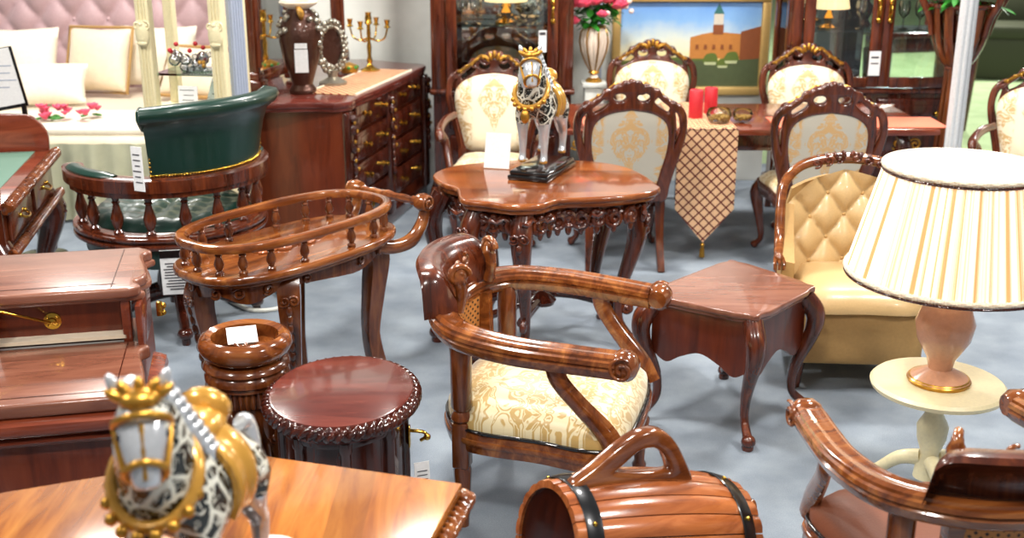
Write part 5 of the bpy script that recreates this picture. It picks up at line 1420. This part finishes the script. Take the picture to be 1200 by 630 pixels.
for x in (-BL+.045, BL-.055):
    b = MB(); b.lathe([(brad(x-.022)+.001, x-.022), (brad(x-.022)+.004, x-.02), (brad(x+.022)+.004, x+.02), (brad(x+.022)+.001, x+.022)], 60, AX, caps=False); h_ = b.build('band', M['iron'], ba)
    b = MB()
    for a in (15, 60, 105, 150, 195):
        a = radians(a-60); b.ball((x, -cos(a)*(brad(x)+.004), BZ+sin(a)*(brad(x)+.004)), .007, 8)
    b.build('rivet', M['brass'], h_)
hb = cr([(-.25, -.03), (-.18, .02), (-.1, .08), (-.03, .115), (.04, .12), (.10, .09), (.15, .045), (.2, -.015), (.15, -.03), (0, -.022), (-.17, -.03)], 6, True)
hb = [(-.25+(x+.25)*.78, z) for x, z in hb]
hole = cr([(-.13, .012), (-.085, .055), (-.03, .092), (.035, .097), (.09, .07), (.13, .014), (.06, .0), (-.06, .0)], 5, True)
hole = [(-.25+(x+.25)*.78, z) for x, z in hole]
b = MB(); b.plate([hb, hole], .05, .014, tr(0, 0, BZ+BR-.004) @ rx(pi/2)); b.build('handle', M['amber'], ba)
b = MB(); b.lathe([(.0, 0), (.014, .0), (.012, .03), (.022, .04), (.022, .06), (0, .066)], 14, tr(BL-.01, -.02, BZ+.11) @ ry(pi/2)); b.build('spigot', M['amber'], ba)
TL = tr(0, 0, BZ) @ ry(radians(12)) @ tr(0, 0, -BZ)
for ch in ba.children_recursive: ch.data.transform(TL)
for x in (-.17, .17):
    b = MB(); cut = [(-.24, 0), (-.16, 0), (-.13, .06), (.13, .06), (.16, 0), (.24, 0), (.22, .2), (.17, .23)] + [(.19*cos(radians(a)), BZ-.045-.2*x+.19*sin(radians(a))) for a in range(-40, -141, -10)] + [(-.17, .23), (-.22, .2)]
    b.plate([cut], .05, .008, tr(x, 0, 0) @ rz(pi/2) @ rx(pi/2)); b.build('cradle', M['mahog'], ba)

# ------------------------------------------------------------------ small side table
st = thing('side_table', 'small square side table with ogee edged top turned cornerwise beside the tan chair', 'side table', (.87, 4.4, 0))
q4 = [(.07, .37), (.355, .0), (.04, -.36), (-.365, -.085)]
def ogee_poly(p, inset=.05):
    out = []
    for i in range(4):
        a_, c_, d_ = V(p[i-1]), V(p[i]), V(p[(i+1) % 4])
        u = (a_-c_).normalized(); w_ = (d_-c_).normalized()
        out += [tuple(c_+u*.09), tuple(c_+u*.05+w_*.012), tuple(c_+u*.02+w_*.006), tuple(c_+w_*.02+u*.006), tuple(c_+w_*.05+u*.012), tuple(c_+w_*.09)]
    return out
op = ogee_poly(q4)
b = MB(); b.prism(op, .525, .55, bev=.008, seg=3); b.prism([(x*.95, y*.95) for x, y in op], .508, .527, bev=.006); b.build('tabletop', M['chestw'], st)
b = MB()
for i in range(4):
    a_, c_ = V(q4[i])*.84, V(q4[(i+1) % 4])*.84; Lg = (c_-a_).length; ang = atan2((c_-a_).y, (c_-a_).x)
    o_ = [(0, 0), (Lg, 0)] + cr([(Lg, -.2), (Lg*.85, -.235), (Lg*.7, -.2), (Lg*.5, -.17), (Lg*.3, -.2), (Lg*.15, -.235), (0, -.2)], 5)
    b.plate([o_], .02, .003, tr(a_.x, a_.y, .51) @ rz(ang) @ rx(pi/2))
b.build('apron', M['panel'], st)
for i in range(4):
    p_ = V(q4[i]); n_ = p_.normalized(); b = MB(); cabriole(b, p_.x*.84, p_.y*.84, .51, n_.x, n_.y, .8, False); b.build('leg', M['mahog'], st)

# ------------------------------------------------------------------ tan tufted chair
tc_ = thing('tufted_chair', 'tan leather button tufted armchair with carved amber frame behind the lamp', 'chair', (1.50, 4.95, 0), radians(-4))
tc_.scale = (.93, .93, .90)
b = MB(); nx, nz = 60, 48; g = []
def thalf(v): return interp([.24, .265, .29, .30, .285, .2], v)
for j in range(nz+1):
    v = j/nz; row = []
    for i in range(nx+1):
        u = -1+2*i/nx; x = u*thalf(v) if v < .97 else u*thalf(v); z = .42+.52*v - .05*u*u*v
        a_ = x/.17+(z-.5)/.22; c_ = x/.17-(z-.5)/.22
        h = .045*(abs(sin(pi*a_))*abs(sin(pi*c_)))**.45
        cur = -.10*u*u
        row.append(b.bm.verts.new((x, .14+.10*v+cur-h, z)))
    g.append(row)
for j in range(nz):
    for i in range(nx): b.bm.faces.new((g[j][i], g[j][i+1], g[j+1][i+1], g[j+1][i]))
b.build('tufted_back', M['tanl'], tc_, smooth=80)
b = MB()
for r in range(-4, 8):
    for q in range(-8, 8):
        x = .17*(r+q)/2; z = .5+.22*(r-q)/2; v = (z-.42)/.52
        if .05 < v < .92 and abs(x) < thalf(v)-.05:
            u = x/thalf(v); b.ball((x, .14+.10*v-.1*u*u-.002, z-.05*u*u*v), .012, 8)
b.build('button', M['tanb'], tc_)['kind'] = 'stuff'
b = MB(); R = []
for j in range(13):
    v = j/12; w_ = thalf(v)+.012; z = .06+.84*v
    w_ = interp([.26, .27, .285, .30, .30, .26], v)
    R.append([V((u*w_, .20+.08*v-.10*u*u, z-.05*u*u*v)) for u in [-1+2*i/16 for i in range(17)]] + [V((u*w_, .24+.08*v-.10*u*u, z-.05*u*u*v)) for u in [1-2*i/16 for i in range(17)]])
b.rings(R, False, True); b.build('back_upholstery', M['tanb'], tc_, smooth=60)
fp = cr([(-.35, -.10, .58), (-.335, -.0, .66), (-.325, .08, .80), (-.30, .14, .90), (-.2, .2, .975), (0, .235, 1.0), (.2, .2, .975), (.30, .14, .90), (.325, .08, .80), (.335, 0, .66), (.35, -.10, .58)], 7)
b = MB(); b.tube(fp, [.022, .026, .024, .024, .026, .03, .026, .024, .024, .026, .022], 10)
for sg in (-1, 1):
    b.ball((sg*.35, -.11, .575), (.026, .034, .03), 10)
    for k in range(3): b.tube(cr([(sg*.35+(k-1)*.018, -.12, .58), (sg*.35+(k-1)*.022, -.15, .56), (sg*.35+(k-1)*.02, -.155, .53)], 3), .008, 6)
b.build('show_frame', M['amber'], tc_)
b = MB()
for sg in (-1, 1):
    for k in range(3): b.spiral(tr(sg*(.04+.055*k), .205-.012*k, 1.005-.012*k) @ rx(pi/2), .026, 1.3, .009, .006, hand=sg)
    for k in range(4): b.add_ball(tr(sg*(.02+.04*k), .21, 1.025-.008*k) @ ry(sg*.4), (.012, .014, .02))
b.build('crest_carving', M['mahog'], tc_)
for sg in (-1, 1):
    b = MB(); R = []
    for j in range(8):
        v = j/7; y = lerp(.10, -.14, v); zt = lerp(.80, .57, v**.6)
        x0 = sg*(.318+.02*v); R.append([V((x0, y, .12)), V((x0, y, zt)), V((x0-sg*.06, y, zt-.01)), V((x0-sg*.06, y, .12))])
    b.rings(R, False, True); b.build('side_panel', M['tanb'], tc_)
b = MB(); b.box(0, -.1, .27, .58, .56, .28, bev=.04, seg=3); b.build('seat_base', M['tanb'], tc_)
b = MB(); b.puff(cr([(-.27, -.38), (0, -.41), (.27, -.38), (.25, 0), (.23, .12), (0, .14), (-.23, .12), (-.25, 0)], 5, True), .08, tr(0, 0, .405), 7, .04); b.build('seat', M['tanl'], tc_, smooth=80)
for sg in (-1, 1):
    for y in (-.33, .16):
        b = MB(); b.tube([(sg*.26, y, .14), (sg*.265, y-.0, .0)], [.03, .018], 10); b.build('leg', M['mahog'], tc_)

# ------------------------------------------------------------------ pleated lamp on a pale pedestal table
M['pleat'] = None
def pleat_mat():
    m, nt, b = newmat('pleated_silk'); L = nt.links
    tc = node(nt, 'ShaderNodeTexCoord'); sp = node(nt, 'ShaderNodeSeparateXYZ'); L.new(tc.outputs['Object'], sp.inputs[0])
    at_ = node(nt, 'ShaderNodeMath', operation='ARCTAN2'); L.new(sp.outputs[1], at_.inputs[0]); L.new(sp.outputs[0], at_.inputs[1])
    no = node(nt, 'ShaderNodeTexNoise', noise_dimensions='1D', Scale=16.0, Detail=3.0); L.new(at_.outputs[0], no.inputs['W'])
    c = ramp(nt, no.outputs['Fac'], [(.36, hexc(214, 160, 104)), (.47, hexc(250, 226, 192)), (.62, hexc(255, 244, 226))])
    L.new(c, b.inputs['Base Color']); L.new(c, b.inputs['Emission Color']); b.inputs['Emission Strength'].default_value = .5
    b.inputs['Roughness'].default_value = .7; return m
M['pleat'] = pleat_mat()
LX, LY = 1.49, 3.75
lt = thing('pedestal_table', 'round cream pedestal table under the big pleated lamp', 'table', (LX, LY, 0))
b = MB(); b.lathe([(0, .385), (.2, .385), (.225, .395), (.23, .41), (.22, .42), (0, .42)], 40); b.build('tabletop', M['cream'], lt)
b = MB(); b.lathe([(.05, .05), (.045, .1), (.03, .14), (.05, .2), (.055, .25), (.03, .3), (.045, .36), (.08, .386)], 24); b.build('pedestal', M['cream'], lt)
for k in range(3):
    a = 2*pi*k/3+.5; c, s_ = cos(a), sin(a); b = MB(); b.tube(cr([(c*.03, s_*.03, .12), (c*.1, s_*.1, .1), (c*.17, s_*.17, .04), (c*.21, s_*.21, .015)], 5), [.03, .026, .02, .018], 10); b.build('leg', M['cream'], lt)
lm = thing('table_lamp', 'large lamp with wide pleated cream shade and braided trims at right', 'lamp', (LX, LY, .421))
b = MB(); b.lathe([(.1, 0), (.105, .015), (.08, .03), (.04, .05), (.05, .09), (.09, .16), (.1, .22), (.075, .29), (.035, .34), (.03, .36), (.04, .37), (.014, .385), (.012, .44)], 32); b.build('base', simple('rose_porcelain', hexc(214, 160, 128), .2, 0, .5), lm)
b = MB(); b.lathe([(.105, .0), (.108, .01), (.1, .02)], 28); b.build('foot_ring', M['gold'], lm)
b = MB(); b.lathe([(.034, .345), (.042, .36), (.034, .375)], 24); b.build('neck_ring', M['gold'], lm)
b = MB(); pleated_shade(b, .345, .25, .40, .77, 90, .012, 720); b.build('lamp_shade', M['pleat'], lm, smooth=60)
for r, z in ((.347, .403), (.254, .765)):
    b = MB(); b.rope(ell(0, 0, r, r, 120, z), .009, True, 2, .02, 10, .5, .3); b.build('braid', M['satin'], lm)
    b = MB(); b.rope(ell(0, 0, r+.003, r+.003, 120, z-.014), .0045, True, 2, .02, 8, .8, .3); b.build('dark_braid', M['dark'], lm)
b = MB(); b.lathe([(0, .765), (.245, .768), (.245, .772), (0, .772)], 40); b.build('top_diffuser', M['white'], lm)

# brown round chair at the lower right corner
M['brownl'] = simple('brown_leather', hexc(120, 66, 42), .5, 0, 0, .2, 160)
rc = round_chair('round backed brown leather armchair turned away at the lower right corner', (1.18, 2.72, 0), radians(186), 1.0, 'brownl')

# ------------------------------------------------------------------ light
w = bpy.data.worlds.new('world'); scene.world = w; w.use_nodes = True
bg = w.node_tree.nodes['Background']; bg.inputs[0].default_value = (1.0, .985, .97, 1); bg.inputs[1].default_value = .24
def area(x, y, z, size, e, col=(1, .96, .9)):
    l = bpy.data.lights.new('ceiling_light', 'AREA'); l.energy = e*1.05; l.size = size; l.shape = 'DISK'; l.color = col
    o = bpy.data.objects.new('ceiling_light', l); COL.objects.link(o); o.location = (x, y, z); return o
for x, y, e in ((-2.6, 1.6, 70), (0, 1.2, 70), (2.4, 1.6, 70), (-2.8, 4.4, 80), (-.4, 3.9, 80), (2.0, 4.2, 80), (-2.4, 7.0, 80), (.1, 6.8, 90), (2.2, 6.6, 80), (-3.2, 8.2, 38), (5.5, 9, 260), (5, 14, 300)):
    area(x, y, 3.3, .45, e)
for x, y in ((-.06, 7.95), (2.44, 8.0)):
    l = area(x, y, 2.2, .25, 6); l.name = 'added_cabinet_fill'  # added fill light brightening the inside of each china cabinet
scene.view_settings.view_transform = 'Standard'; scene.view_settings.look = 'None'
scene.view_settings.exposure = 0.0; scene.view_settings.gamma = 1.0; scene.view_settings.use_curve_mapping = False

# ------------------------------------------------------------------ camera
cd = bpy.data.cameras.new('camera'); cam = bpy.data.objects.new('camera', cd); COL.objects.link(cam)
cam.location = (0, 0, 2.05); cam.rotation_euler = (radians(90-18), 0, 0)
cd.sensor_width = 36; cd.lens = 36*1365/1200; cd.clip_start = .05
cd.dof.use_dof = True; cd.dof.focus_distance = 4.0; cd.dof.aperture_fstop = 2.8
scene.camera = cam
